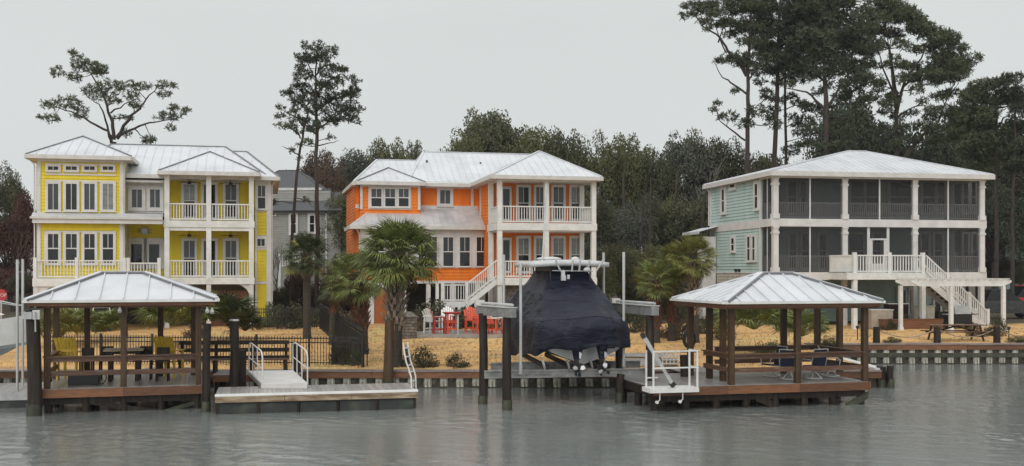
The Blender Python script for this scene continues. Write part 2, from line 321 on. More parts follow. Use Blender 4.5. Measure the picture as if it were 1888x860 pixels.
def litter():
    r = np.random.default_rng(8); n = 5200; cx_ = r.choice([-9, -4.6, -13, 9, 15, 24, 31, -1, 3], n); x = cx_+r.normal(0, 3.2, n); y = r.uniform(42, 61, n); k = (x < BX-.2) | (y > BY2+.5); x, y = x[k], y[k]; n = len(x); z = .612+.031*(y-40.7)+.03
    a = r.uniform(0, 6.28, n); s = r.uniform(.03, .075, n); t = r.uniform(-.02, .03, (n, 4)); V = np.zeros((n, 4, 3))
    for i in range(4): V[:, i] = np.stack([x+np.cos(a+i*1.57)*s*(1 if i % 2 else .6), y+np.sin(a+i*1.57)*s, z+t[:, i]], 1)
    return npmesh('fallen_leaves', V.reshape(-1, 3), 4)
M['leaf'] = mat('fallen_leaf', (.16, .085, .04), (.09, .05, .03), .8, 2)
tag(link('fallen_leaves', litter(), M['leaf']), 'scattered brown leaves and pine straw on the lawns', 'leaf litter', kind='stuff')
# ---------------------------------------------------------------- bulkheads
def bulkhead(name, label, x0, x1, y, z0, upper=False):
    root = empty(name, (x0, y, 0), 0, label, 'bulkhead'); n = int((x1-x0)/.61); h = z0-.02
    a = MB().prism([(0,0,-.5),(.05,-.09,-.5),(.12,-.11,-.5),(.15,-.085,-.5),(.18,-.11,-.5),(.25,-.09,-.5),(.3,0,-.5)], (0,0,h+.5)).mesh('sheet_pile'); a.materials.append(M['pile'])
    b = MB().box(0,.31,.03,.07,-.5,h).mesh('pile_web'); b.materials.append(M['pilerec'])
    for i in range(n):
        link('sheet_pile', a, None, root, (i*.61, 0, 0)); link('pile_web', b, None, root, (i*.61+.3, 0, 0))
    L_ = x1-x0; k = int(L_/3.6)
    for i in range(k):
        s = i*L_/k; e = (i+1)*L_/k-.012
        MB().box(s,e,-.18,-.115,z0-.27,z0-.03).obj('waler_board', M['rwood'], root)
        MB().box(s,e,-.22,.3,z0-.03,z0+.03).obj('cap_board', M['capt'], root)
    if upper:
        for i in range(k*1):
            s = i*L_/k; e = (i+1)*L_/k-.02
            MB().box(s,e,-.17,-.115,z0-.62,z0-.42).obj('lower_waler', M['algaew'], root)
    ag = MB()
    r = random.Random(5)
    for i in range(n):
        t = .02+r.random()*.05; s = i*.61
        ag.box(s-.01,s+.31,-.13,-.112,-.2,t); ag.box(s+.3,s+.61,-.02,.028,-.2,t+.1+r.random()*.08)
    ag.obj('algae_band', M['algae'], root, 'stuff'); return root
M['algaew'] = mat('green_stained_timber', (.06, .065, .035), (.03, .03, .02), .5, 5, rnd=.2)
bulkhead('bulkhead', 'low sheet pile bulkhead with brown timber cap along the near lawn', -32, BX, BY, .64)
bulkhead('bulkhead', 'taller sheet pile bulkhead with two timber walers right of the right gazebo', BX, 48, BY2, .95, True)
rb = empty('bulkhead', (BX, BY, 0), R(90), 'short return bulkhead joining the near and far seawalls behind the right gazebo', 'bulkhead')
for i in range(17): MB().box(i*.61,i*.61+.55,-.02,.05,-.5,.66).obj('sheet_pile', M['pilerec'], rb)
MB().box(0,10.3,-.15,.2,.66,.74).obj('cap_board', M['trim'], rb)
MB().box(0,10.3,-.1,-.02,.42,.62).obj('waler_board', M['rwood'], rb)
# ---------------------------------------------------------------- building kit
class W:      # a wall line in a building's own frame; u runs along it, v goes inward, z up
    def __init__(s, h, p0, d=(1, 0)):
        s.h = h; s.p0 = p0; l = math.hypot(*d); s.d = (d[0]/l, d[1]/l)
    def T(s, u, v, z): return (s.p0[0]+s.d[0]*u-s.d[1]*v, s.p0[1]+s.d[1]*u+s.d[0]*v, z)
    def mb(s): return MB(s.T)
    def u(s, px):
        q = s.h.world(*s.p0); c, n = s.h.c, s.h.s; dw = (s.d[0]*c-s.d[1]*n, s.d[0]*n+s.d[1]*c); t = (px-CX)/F
        return (t*q[1]-q[0])/(dw[0]-t*dw[1])
    def z(s, py, u=0):
        q = s.h.world(s.p0[0]+s.d[0]*u, s.p0[1]+s.d[1]*u); return CH-(py-HY)*q[1]/F-s.h.zb
class House:
    def __init__(s, name, label, cat, px, D, rot, zb):
        s.o = ((px-CX)*D/F, D); s.c, s.s = math.cos(R(rot)), math.sin(R(rot)); s.zb = zb
        s.root = empty(name, (s.o[0], s.o[1], zb), R(rot), label, cat)
    def world(s, x, y): return (s.o[0]+x*s.c-y*s.s, s.o[1]+x*s.s+y*s.c)
    def wall(s, y): return W(s, (0, y))
def siding(wl, u0, u1, z0, z1, m, name='siding', ex=.19, thick=.12):
    b = wl.mb(); b.box(u0, u1, 0, thick, z0, z1); n = max(1, int(round((z1-z0)/ex))); e = (z1-z0)/n
    for i in range(n):
        a = z0+i*e
        b.add([(u0,-.04,a),(u1,-.04,a),(u1,-.002,a+e),(u0,-.002,a+e),(u0,0,a),(u1,0,a)], [(0,1,2,3),(4,5,1,0)])
    return b.obj(name, m, wl.h.root, 'stuff')
def trim(wl, u0, u1, z0, z1, m=None, pr=.058, name='trim_board', v1=0):
    return wl.mb().box(u0, u1, -pr, v1, z0, z1).obj(name, m or M['trim'], wl.h.root)
def win(wl, x0, x1, y0, y1, rows=2, mull=1, c=.12, glass='glass', px=True, name='window', split=.5, upmull=True, c0=None, sill=True):
    if px:
        u0, u1 = wl.u(x0), wl.u(x1); um = (u0+u1)/2; z0, z1 = wl.z(y1, um), wl.z(y0, um)
    else: u0, u1, z0, z1 = x0, x1, y0, y1
    f = wl.mb(); p = .11
    f.box(u0-c,u0,-p,0,z0-c,z1+c); f.box(u1,u1+c,-p,0,z0-c,z1+c); f.box(u0,u1,-p,0,z1,z1+c*1.1); f.box(u0,u1,-p,0,z0-c,z0)
    if sill: f.box(u0-c-.03,u1+c+.03,-p-.04,-p,z0-c,z0-c+.05)
    zs = [z0, z0+(z1-z0)*split, z1] if rows == 2 else [z0, z1]
    if rows == 2: f.box(u0,u1,-.095,-.06,zs[1]-.03,zs[1]+.03)
    for k in range(mull):
        t = u0+(u1-u0)*(k+1)/(mull+1); f.box(t-.016,t+.016,-.09,-.06,zs[-2] if upmull and rows == 2 else z0,z1)
    fo = f.obj(name, M['trim'], wl.h.root)
    for k in range(len(zs)-1):
        wl.mb().box(u0,u1,-.075,-.055,zs[k],zs[k+1]-.001).obj('pane', M[glass if not isinstance(glass, (tuple, list)) else glass[k]], fo)
    return fo
def railing(h, p0, p1, hh=.95, sp=.15, m='white', bw=.04, name='railing', root=None, solid=False):
    a, b = Vector(p0), Vector(p1); r = MB(); up = Vector((0, 0, 1))
    r.bar(a+up*hh, b+up*hh, .1, .07); r.bar(a+up*.1, b+up*.1, .06, .07)
    if solid: r.bar(a+up*hh*.55, b+up*hh*.55, .03, hh*.85)
    ro = r.obj(name, M[m], root or h.root); L_ = (b-a).length; n = int(L_/sp)
    me = MB().box(-bw/2,bw/2,-bw/2,bw/2,.1,hh-.03).mesh('baluster'); me.materials.append(M[m]); ang = math.atan2(b.y-a.y, b.x-a.x)
    if not solid:
        for i in range(n):
            q = a.lerp(b, (i+.5)/n); link('baluster', me, None, ro, q, (0, 0, ang))
    return ro
def postbox(root, x, y, z0, z1, w=.2, m='white', name='post', capb=False):
    b = MB().box(x-w/2,x+w/2,y-w/2,y+w/2,z0,z1)
    if capb:
        b.box(x-w/2-.04,x+w/2+.04,y-w/2-.04,y+w/2+.04,z1-.42,z1-.3); b.box(x-w/2-.05,x+w/2+.05,y-w/2-.05,y+w/2+.05,z0,z0+.28); b.box(x-w/2-.03,x+w/2+.03,y-w/2-.03,y+w/2+.03,z1-.1,z1-.002)
    return b.obj(name, M[m], root)
def clip(poly, a, lo):
    out = []
    for i in range(len(poly)):
        p, q = poly[i], poly[(i+1)%len(poly)]; ip = (p[0] >= a-1e-9) if lo else (p[0] <= a+1e-9); iq = (q[0] >= a-1e-9) if lo else (q[0] <= a+1e-9)
        if ip: out.append(p)
        if ip != iq:
            t = (a-p[0])/(q[0]-p[0]); out.append((a, p[1]+(q[1]-p[1])*t))
    return out
def roof_face(ro, pts, pw=.42, m='roof', seam=.028, sw=.024, off=0):
    P_ = [Vector(p) for p in pts]; e = (P_[1]-P_[0]).normalized(); n = (P_[1]-P_[0]).cross(P_[-1]-P_[0]).normalized()
    if n.z < 0: n = -n
    u = n.cross(e)
    p2 = [((p-P_[0]).dot(e), (p-P_[0]).dot(u)) for p in P_]; lo = min(p[0] for p in p2); hi = max(p[0] for p in p2)
    k = max(1, int(round((hi-lo)/pw))); pw = (hi-lo)/k
    for i in range(k):
        a, b = lo+i*pw, lo+(i+1)*pw; q = clip(clip(p2, a, True), b, False)
        if len(q) < 3: continue
        mb = MB(); to = lambda s, t, h: P_[0]+e*s+u*t+n*h
        base = [to(s, t, .004) for s, t in q]; mb.prism(base, n*.018)
        if i:
            bs = [t for s, t in q if abs(s-a) < 1e-6]
            if len(bs) >= 2 and max(bs)-min(bs) > .1: mb.bar(to(a, min(bs), .02+seam/2), to(a, max(bs), .02+seam/2), sw, seam, n)
        mb.obj('roof_panel', M[m], ro)
def hip(root, x0, x1, y0, y1, ze, ra, rb_, m='roof', capm='cap', fascia=.2, pw=.42, back=False, capw=.12, fm='gutter', seam=.028, sw=.024, gut=True, soff=None, strip=False):
    A, B, C_, D_ = (x0,y0,ze), (x1,y0,ze), (x1,y1,ze), (x0,y1,ze)
    alongx = abs(rb_[0]-ra[0]) >= abs(rb_[1]-ra[1])
    if alongx: faces = [[A,B,rb_,ra], [B,C_,rb_], [C_,D_,ra,rb_], [D_,A,ra]]; hips = [(A,ra),(B,rb_),(C_,rb_),(D_,ra)]
    else: faces = [[A,B,ra], [B,C_,rb_,ra], [C_,D_,rb_], [D_,A,ra,rb_]]; hips = [(A,ra),(B,ra),(C_,rb_),(D_,rb_)]
    s = MB(); s.add([A,B,C_,D_], [(0,3,2,1)])
    for f in faces: s.add(f, [tuple(range(len(f)))])
    ro = s.obj('roof', M[m], root)
    for i, f in enumerate(faces):
        if i == 2 and not back: continue
        roof_face(ro, f, pw, m, seam, sw)
    up = Vector((0, 0, .045)); cb = MB()
    for a, b in hips+([(ra, rb_)] if (Vector(ra)-Vector(rb_)).length > .2 else []): cb.bar(Vector(a)+up, Vector(b)+up, capw, .05)
    cb.obj('ridge_cap', M[capm], ro)
    if strip:  # dark bars standing in for the shadow line beside the caps
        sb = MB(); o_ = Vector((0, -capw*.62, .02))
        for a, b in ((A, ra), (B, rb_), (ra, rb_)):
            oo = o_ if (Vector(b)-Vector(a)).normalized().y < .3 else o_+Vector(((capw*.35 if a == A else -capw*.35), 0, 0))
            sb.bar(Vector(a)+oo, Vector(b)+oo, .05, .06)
        sb.obj('shadow_strip', M['cap'], ro)
    g = MB(); t = .1
    z1 = ze-.004
    g.box(x0-.02,x1+.02,y0-t,y0,z1-fascia,z1+.015); g.box(x0-.02,x1+.02,y1,y1+t,z1-fascia,z1+.015); g.box(x0-t,x0,y0,y1,z1-fascia,z1+.015); g.box(x1,x1+t,y0,y1,z1-fascia,z1+.015)
    g.obj('gutter', M[fm], root)
    MB().box(x0+.01,x1-.01,y0+.01,y1-.01,z1-fascia+.02,z1-fascia+.05).obj('soffit', M[soff or 'trim'], root)
    return ro
def tri_hip(h, wy, x0px, x1px, ye, pkx, pky, yb, ry, **k):   # porch roof whose ridge runs back from a peak
    w0 = h.wall(wy); x0, x1 = w0.u(x0px), w0.u(x1px); ze = w0.z(ye, (x0+x1)/2); wp = h.wall(ry); xp = wp.u(pkx); zp = wp.z(pky, xp)
    return hip(h.root, x0, x1, wy, yb, ze, (xp, ry, zp), (xp, max(ry+.3, yb-(ry-wy)), zp), **k)
def downspout(root, x, y, z0, z1, dx=.3):
    MB().tube([(x-dx,y-.15,z1),(x-dx*.6,y-.1,z1-.15),(x,y,z1-.4),(x,y,z0)], .04, 6).obj('downspout', M['trim'], root)
def fan(root, x, y, z):
    f = MB().tube([(x,y,z),(x,y,z-.35)], .02, 5).tube([(x,y,z-.35),(x,y,z-.5)], .11, 8).obj('ceiling_fan', M['dark'], root)
    for k in range(5):
        a = k*1.2566+.3; MB().bar((x+.1*math.cos(a),y+.1*math.sin(a),z-.4),(x+.62*math.cos(a),y+.62*math.sin(a),z-.42),.13,.015).obj('fan_blade', M['dark'], f)

# ================================================================ yellow house
h = House('house', 'bright yellow three level house with white porches and white metal roofs at left', 'house', 68, 59.0, 13, 1.18)
rt = h.root; w0 = h.wall(0); zf = w0.z(513); X = w0.u(228); zt = w0.z(291)
ybelt = w0.z(396); 
siding(w0, 0, X, zf, w0.z(412), M['yellow']); siding(w0, 0, X, w0.z(392), zt, M['yellow'])
trim(w0, 0, X, w0.z(298), zt, name='frieze_board')
for a in (0, X-.2): trim(w0, a, a+.2, zf, zt-.05, pr=.068, name='corner_board')
for k, (a, b) in enumerate([(89,108), (122,142), (156,175), (190,209)]):
    win(w0, a, b, 307.5, 314, 1, 1, .13, sill=False); win(w0, a, b, 339.5, 387, 1, 1, .14, glass=('glasslit', 'glass', 'glasslit', 'blind')[k]); win(w0, a, b, 432, 485, 2, 1, .14)
for k in range(5):   # mullion boards between the windows of each row
    pass
for a in (84, 211): trim(w0, w0.u(a)-.06, w0.u(a)+.06, w0.z(490), w0.z(427), pr=.062)
for z_ in (427, 333, 302, 321): trim(w0, w0.u(84), w0.u(214), w0.z(z_+1.5), w0.z(z_-1.5), pr=.062)
ws = W(h, (X, 0), (0, 1)); siding(ws, 0, 2.6, zf, zt, M['paleyellow']); trim(ws, 0, .18, zf, zt-.05, pr=.062, name='corner_board')
siding(W(h, (0, 8), (0, -1)), 0, 8, zf, zt, M['yellow']); 
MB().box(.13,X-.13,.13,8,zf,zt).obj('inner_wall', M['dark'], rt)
hip(rt, -.45, X+.45, -.5, 6.2, w0.z(287), (h.wall(3).u(153), 3.0, h.wall(3).z(253, 2.5)), (h.wall(3).u(153)+.02, 3.3, h.wall(3).z(253, 2.5)), pw=.5)
downspout(rt, -.1, -.1, zf, zt, .35)
# belt roof
xE = w0.u(301)
bt = MB().add([(-.2,-.5,w0.z(401)),(xE,-.5,w0.z(401)),(xE,-.02,w0.z(392)),(-.2,-.02,w0.z(392))], [(0,1,2,3)]).obj('belt_roof', M['roofgrey'], rt)
k = 12
for i in range(k): roof_face(bt, [(-.2+(xE+.2)*i/k,-.5,w0.z(401)),(-.2+(xE+.2)*(i+1)/k,-.5,w0.z(401)),(-.2+(xE+.2)*(i+1)/k,-.02,w0.z(392.5)),(-.2+(xE+.2)*i/k,-.02,w0.z(392.5))], 1, 'roofgrey')
MB().box(-.25,xE,-.56,-.5,w0.z(404),w0.z(400)).obj('gutter', M['gutter'], rt)
MB().box(-.15,xE,-.46,-.029,w0.z(412),w0.z(401.5)).obj('frieze_board', M['trim'], rt)
# link between bay and porch
wl = h.wall(1.2); xa, xb = X, wl.u(304)
siding(wl, xa, xb, wl.z(391), wl.z(333), M['yellow']); MB().box(xa,xb,-.02,1.2,w0.z(396),w0.z(393)).obj('belt_roof', M['roofgrey'], rt)
for a, b in ((243.5, 262), (277, 295)): win(wl, a, b, 350, 383, 1, 1, .2, glass='glasslit')
trim(wl, xa, xb, wl.z(347), wl.z(333), pr=.062); trim(wl, xa, xb, wl.z(391), wl.z(387), pr=.062)
lr = MB().add([(xa-.1,.6,wl.z(332)),(xb,.6,wl.z(332)),(xb,2.2,wl.z(318)),(xa-.1,2.2,wl.z(318))], [(0,1,2,3)]).obj('shed_roof', M['roofgrey'], rt)
roof_face(lr, [(xa-.1,.6,wl.z(332)),(xb,.6,wl.z(332)),(xb,2.2,wl.z(318)),(xa-.1,2.2,wl.z(318))], .4, 'roof')
MB().box(xa-.1,xb,.52,.6,wl.z(335),wl.z(331)).obj('gutter', M['gutter'], rt)
wd = h.wall(2.2); siding(wd, X, wd.u(305), zf, wd.z(405), M['yellow'])
dr = win(wd, 242, 262, 449, 487, 1, 0, .28, name='french_door', sill=False); win(wd, 275, 294, 449, 487, 1, 0, .28, name='french_door', sill=False)
trim(wd, wd.u(236), wd.u(299), wd.z(449)-.02, wd.z(443), pr=.09)
o = MB(); uc, zc = wd.u(267), wd.z(425)      # metal wall ornament: a disc with curled arms
o.tube([(uc,2.17,zc),(uc,2.1,zc)], .2, 12)
for k in range(8):
    a = k*math.pi/4+.2; o.tube([(uc+.15*math.cos(a),2.12,zc+.12*math.sin(a)),(uc+.32*math.cos(a),2.1,zc+.2*math.sin(a)),(uc+.42*math.cos(a+.25),2.12,zc+.3*math.sin(a+.25))], [.04,.03,.015], 5)
o.obj('wall_ornament', M['alu'], rt)
# porch
wp = h.wall(-.1); yb_ = 2.0; wb = h.wall(yb_); pL, pM, pR = wp.u(308), wp.u(385), wp.u(463.5); zu = wp.z(408, pM); ze = wp.z(318, pM)
siding(wb, pL-.3, pR+.2, zf, ze+.1, M['yellow'])
for yy, dd in ((0, 0), (1, 0)):
    y0, y1 = ((341, 400), (444.5, 508))[yy]
    win(wb, 339.5, 359, y0, y1, 2, 1, .16, glass=('glass', ('blind', 'glasslit')[yy])); win(wb, 416, 435.5, y0, y1, 2, 1, .16, glass=('glass', 'glasslit'))
    win(wb, 376, 397, y0, y1+1, 1, 0, .16, name='porch_door', sill=False)
for z_, n_ in ((zf, 'porch_floor'), (zu, 'porch_floor')):
    MB().box(pL-.14,pR+.14,-.2,yb_-.03,z_-.06,z_).obj(n_, M['trim'], rt); MB().box(pL-.18,pR+.18,-.26,-.2,z_-.36,z_+.01).obj('fascia_board', M['white'], rt)
MB().box(pL-.13,pR+.13,-.19,yb_-.03,zu-.36,zu-.3).obj('porch_ceiling', M['trim'], rt)
MB().box(pL-.13,pR+.13,-.22,-.02,ze-.2,ze+.05).obj('header_beam', M['white'], rt); MB().box(pL-.13,pR+.13,-.2,-.02,zu-.55,zu-.37).obj('header_beam', M['white'], rt)
for x in (pL, pM, pR):
    postbox(rt, x, -.1, zf+.002, zu-.36, .27); postbox(rt, x, -.1, zu+.012, ze-.2, .27); postbox(rt, x, -.1, 0, zf-.36, .25, 'trim')
for z_ in (zf, zu):
    railing(h, (pL+.13,-.1,z_), (pM-.13,-.1,z_), .95); railing(h, (pM+.13,-.1,z_), (pR-.13,-.1,z_), .95)
    railing(h, (pR+.0,.05,z_), (pR,yb_-.1,z_), .95)
for x in ((pL+pM)/2, (pM+pR)/2): fan(rt, x, 1.0, ze-.1); fan(rt, x, 1.0, zu-.36)
tri_hip(h, -.65, 293, 478, 317, 387, 281, 6.2, 2.4, pw=.5)
# right part
wr = h.wall(1.0); rL, rR = pR+.2, wr.u(500); zr = wr.z(332, rR); siding(wr, rL, rR, 0, zr, M['yellow'])
trim(wr, rR-.26, rR, 0, zr, pr=.068, name='corner_board'); trim(wr, rL, rL+.1, 0, zr, pr=.068, name='corner_board')
trim(wr, rL, rR, wr.z(391, rR), wr.z(332, rR), pr=.058); trim(wr, rL, rR, wr.z(461, rR), wr.z(435, rR), pr=.058); trim(wr, rL, rR, wr.z(524, rR), wr.z(519, rR), pr=.058); trim(wr, rL, rR, 0, .2, pr=.062)
win(wr, 475.5, 489, 343, 385, 2, 1, .1, glass=('glass', 'glasslit')); win(wr, 474.5, 488, 441, 454, 1, 1, .08, sill=False)
siding(W(h, (rR, 1.0), (0, 1)), 0, 10, 0, zr, M['paleyellow']); siding(W(h, (rL, 1.0), (0, -1)), 0, .01, 0, zr, M['yellow'])
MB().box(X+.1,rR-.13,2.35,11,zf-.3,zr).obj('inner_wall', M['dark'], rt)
downspout(rt, rR+.05, .95, 0, zr+.1, -.3)
# main roofs: two hips, the left ridge a step higher
w6 = h.wall(6); zm = wr.z(328, rR)
def rid(px, py): u = w6.u(px); return (u, 6.0, w6.z(py, u))
a_ = rid(206, 267); b_ = rid(413, 272); zb_ = min(a_[2], b_[2]); 
hip(rt, .2, rR+.4, .45, 11.6, zm, (rid(300, 279)[0], 6, rid(455, 281)[2]), (rid(455, 281)[0], 6, rid(455, 281)[2]), pw=.5)
hip(rt, 1.2, rR-.3, .9, 11.1, zm+.12, (a_[0], 6, zb_), (b_[0]+.1, 6, zb_), pw=.5, fascia=.1)
# front deck, under-house
yd = -1.7; wq = h.wall(yd); dL, dR = wq.u(62), pL-.2; zd = zf-.02
MB().box(dL,dR,yd,-.03,zd-.06,zd).obj('deck_floor', M['trim'], rt); MB().box(dL-.05,dR,yd-.06,yd,zd-.42,zd+.01).obj('fascia_board', M['white'], rt)
ps = [wq.u(p) for p in (64, 141, 229, 236, 293)]
for p in ps: postbox(rt, p, yd+.1, zd+.01, zd+1.12, .17)
for a, b in ((0, 1), (1, 2), (3, 4)): railing(h, (ps[a]+.08,yd+.1,zd), (ps[b]-.08,yd+.1,zd), .95 if b < 4 else .82)
railing(h, (dL+.08,yd+.15,zd), (dL+.08,-.1,zd), .95)
for p in (dL+.1, ps[1], ps[2], dR): postbox(rt, p, yd+.1, 0, zd-.43, .24, 'trim', 'pier')
for a, s in ((dL+.22, 1),):
    MB().prism([(a,yd+.02,zd-.42),(a+s*.9,yd+.02,zd-.42),(a+s*.55,yd+.02,zd-.5),(a+s*.25,yd+.02,zd-.7),(a,yd+.02,zd-1.0)], (0,.12,0)).obj('arch_bracket', M['trim'], rt)
for s, a in ((-1, pR-.13),):
    MB().prism([(a,-.16,zf-.36),(a+s*.6,-.16,zf-.36),(a+s*.35,-.16,zf-.48),(a+s*.12,-.16,zf-.66),(a,-.16,zf-.9)], (0,.12,0)).obj('arch_bracket', M['trim'], rt)
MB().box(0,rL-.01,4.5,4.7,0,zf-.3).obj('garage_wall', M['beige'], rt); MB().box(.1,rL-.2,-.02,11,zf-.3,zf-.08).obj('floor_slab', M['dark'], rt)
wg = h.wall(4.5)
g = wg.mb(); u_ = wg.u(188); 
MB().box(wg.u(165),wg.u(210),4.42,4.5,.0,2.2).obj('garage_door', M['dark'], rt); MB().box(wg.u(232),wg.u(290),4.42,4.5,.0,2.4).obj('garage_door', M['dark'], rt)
sl = MB().box(0,.155,0,.03,.05,zf-.75).mesh('fence_slat'); sl.materials.append(M['rwood'])
fx0, fx1 = pM+.1, rL-.1
fb = MB().box(fx0,fx1,.93,.97,.3,.42).box(fx0,fx1,.93,.97,zf-1.1,zf-.98).obj('slat_screen', M['dwood'], rt)
for i in range(int((fx1-fx0)/.165)): link('fence_slat', sl, None, fb, (fx0+i*.165, .89, 0))
YH = h

# ================================================================ orange house
h = House('house', 'orange house with white two storey porch, outside stair and stepped white metal roof', 'house', 921, 61.5, 13, 1.2)
rt = h.root; w0 = h.wall(0); zf = w0.z(513); zu = w0.z(411.5); ze = w0.z(330); pR = w0.u(1094); pM = w0.u(1007); yb_ = 2.6; wb = h.wall(yb_)
siding(wb, 0, pR, zf, ze, M['orange'])
for yy in (0, 1):
    y0, y1 = ((346, 404), (440, 500))[yy]
    for a, b in ((955.5, 974), (988, 1001), (1020, 1038), (1053, 1070.5)): win(wb, a, b, y0, y1, 2, 1, .15, glass=('glass', 'blind' if yy or a > 1050 else 'glasslit'))
    dd = win(wb, 927, 939, y0+3, y1, 1, 0, .12, name='porch_door', sill=False)
    trim(wb, wb.u(925), wb.u(942), wb.z(y0+1, 1), wb.z(y0-2, 1), pr=.08)
for z_ in (zf, zu):
    MB().box(-.12,pR+.12,-.12,yb_-.03,z_-.06,z_).obj('porch_floor', M['trim'], rt); MB().box(-.17,pR+.17,-.18,-.12,z_-.4,z_+.01).obj('fascia_board', M['white'], rt)
    MB().box(-.17,-.12,-.12,yb_,z_-.4,z_+.01).obj('fascia_board', M['white'], rt)
MB().box(-.1,pR+.1,-.1,yb_-.03,zu-.46,zu-.41).obj('porch_ceiling', M['trim'], rt)
MB().box(-.13,pR+.13,-.13,.07,ze-.12,ze+.12).obj('header_beam', M['white'], rt); MB().box(-.13,.07,.07,yb_,ze-.12,ze+.12).obj('header_beam', M['white'], rt)
for x, y in ((0, 0), (pM, 0), (pR, 0), (0, yb_-.2), (pR, yb_-.2)):
    postbox(rt, x, y, zf+.002, zu-.4, .27); postbox(rt, x, y, zu+.012, ze-.12, .27); postbox(rt, x, y, 0, zf-.4, .25, 'trim')
for z_ in (zf, zu):
    railing(h, (.13,0,z_), (pM-.13,0,z_), .95); railing(h, (pM+.13,0,z_), (pR-.13,0,z_), .95); railing(h, (pR,.13,z_), (pR,yb_-.3,z_), .95)
    if z_ == zu: railing(h, (0,.13,z_), (0,yb_-.3,z_), .95)
ww = W(h, (0, 7), (0, -1)); siding(ww, 0, 7-yb_, zf, ze+.05, M['orange']); trim(ww, 7-yb_-.2, 7-yb_+.02, zf, ze, pr=.068, name='corner_board')
trim(ww, 1.6, 1.85, zf, ze, pr=.068, name='corner_board')
siding(W(h, (pR, yb_), (0, 1)), 0, 8, zf, ze, M['orange'])
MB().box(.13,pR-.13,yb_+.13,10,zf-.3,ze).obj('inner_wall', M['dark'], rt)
tri_hip(h, -.6, 907, 1110, 325, 994.5, 280, 10, 3.2, pw=.42, capm='roof')
# main block
wm = h.wall(6.2); xl = wm.u(655); zme = wm.z(340, -4)
siding(wm, xl, 0, wm.z(430, -4), zme, M['orange']); siding(W(h, (xl, 13), (0, -1)), 0, 6.8, zf, zme, M['orange'])
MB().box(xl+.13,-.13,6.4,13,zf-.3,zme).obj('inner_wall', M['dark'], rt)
trim(wm, xl, 0, wm.z(347, -4), zme, pr=.062, name='frieze_board'); trim(wm, xl, 0, wm.z(386, -4), wm.z(379, -4), pr=.062)
win(wm, 811, 829.5, 351.5, 376, 1, 1, .2, glass='glasslit')
trim(wm, wm.u(868), wm.u(873), wm.z(386, -4), zme, pr=.068, name='corner_board')
# left bay
wy = h.wall(5.5); b0, b1 = wy.u(664), wy.u(775); siding(wy, b0, b1, wy.z(405, b0), wy.z(341, b0), M['orange'])
trim(wy, b0, b1, wy.z(344, b0), wy.z(337, b0), pr=.062, name='frieze_board'); trim(wy, b0, b0+.14, wy.z(386, b0), wy.z(341, b0), pr=.074, name='corner_board'); trim(wy, b1-.16, b1, wy.z(386, b0), wy.z(341, b0), pr=.074, name='corner_board')
trim(wy, wy.u(679), wy.u(758), wy.z(386, b0), wy.z(344, b0), pr=.062)
for a, b in ((684.5, 703), (710, 728), (735, 753)): win(wy, a, b, 349, 381, 2, 1, .1, glass=('glass', 'glasslit'))
siding(W(h, (b1, 5.5), (0, 1)), 0, .7, wy.z(386, b0), wy.z(341, b0), M['orange'])
siding(W(h, (b0, 6.2), (0, -1)), 0, .7, wy.z(386, b0), wy.z(341, b0), M['orange'])
ub0 = h.wall(5).u(659); ub1 = h.wall(5).u(784); zbe = h.wall(5).z(334, -8); wk = h.wall(6.6)
hip(rt, ub0, ub1, 5.0, 8.5, zbe, (wk.u(716), 6.6, wk.z(309, -8)), (wk.u(716)+.02, 6.9, wk.z(309, -8)), pw=.42)
# stepped main roof
wR = h.wall(9.6); ux = wR.u
hip(rt, h.wall(5.6).u(652), pR+.2, 5.5, 13.7, zbe, (ux(695), 9.6, wR.z(295, -7)), (ux(930), 9.6, wR.z(295, -7)), pw=.42, capm='roof')
hip(rt, ux(738), pR-.4, 5.75, 13.4, zbe+.1, (ux(781), 9.6, wR.z(281, -3)), (ux(980), 9.6, wR.z(281, -3)), pw=.42, capm='roof', fascia=.1)
for px_, py_ in ((787, 299), (886, 303)):
    wv = h.wall(8.2); u_ = wv.u(px_); z_ = wv.z(py_, u_); MB().tube([(u_,8.2,z_-.25),(u_,8.2,z_+.12)], .06, 8).tube([(u_,8.2,z_-.2),(u_,8.2,z_-.08)], [.16,.07], 8).obj('vent_pipe', M['blk'], rt)
# lower sunroom and its skirt roof
wL = h.wall(4.4); s0, s1 = wL.u(664), wL.u(903); zs = wL.z(424, s1)
siding(wL, s0, s1, wL.z(520, -3), zs, M['orange']); trim(wL, s0, s1, wL.z(494.5, -3), zs, pr=.058, name='frieze_board')
for a, b in ((690, 707), (720, 737), (787, 805), (817, 835), (847.5, 865.5), (878.5, 896)): win(wL, a, b, 438, 491, 2, 1, .08, px=True)
trim(wL, s0, s1, wL.z(523, -3), wL.z(518, -3), pr=.068); trim(wL, s1-.15, s1, wL.z(520, -3), zs, pr=.068, name='corner_board')
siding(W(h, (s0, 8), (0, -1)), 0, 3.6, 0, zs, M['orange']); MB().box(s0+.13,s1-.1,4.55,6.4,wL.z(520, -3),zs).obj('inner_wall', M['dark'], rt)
we = h.wall(3.95); e0, e1 = we.u(648), we.u(899); z1_ = we.z(417, -4); wt = h.wall(6.17); t0 = wt.u(689); z2_ = wt.z(384.5, -6)
fr = [(e0,3.95,z1_),(e1,3.95,z1_),(e1+.1,6.17,z2_),(t0,6.17,z2_)]; fl = [(e0,8.5,z1_),(e0,3.95,z1_),(t0,6.17,z2_),(t0,7.5,z2_)]
sk = MB().add(fr, [(0,1,2,3)]).add(fl, [(0,1,2,3)]).obj('skirt_roof', M['roofgrey'], rt); roof_face(sk, fr, .42, 'roofgrey'); roof_face(sk, fl, .42, 'roofgrey')
MB().bar(fr[0], fr[3], .12, .08).obj('ridge_cap', M['roof'], sk)
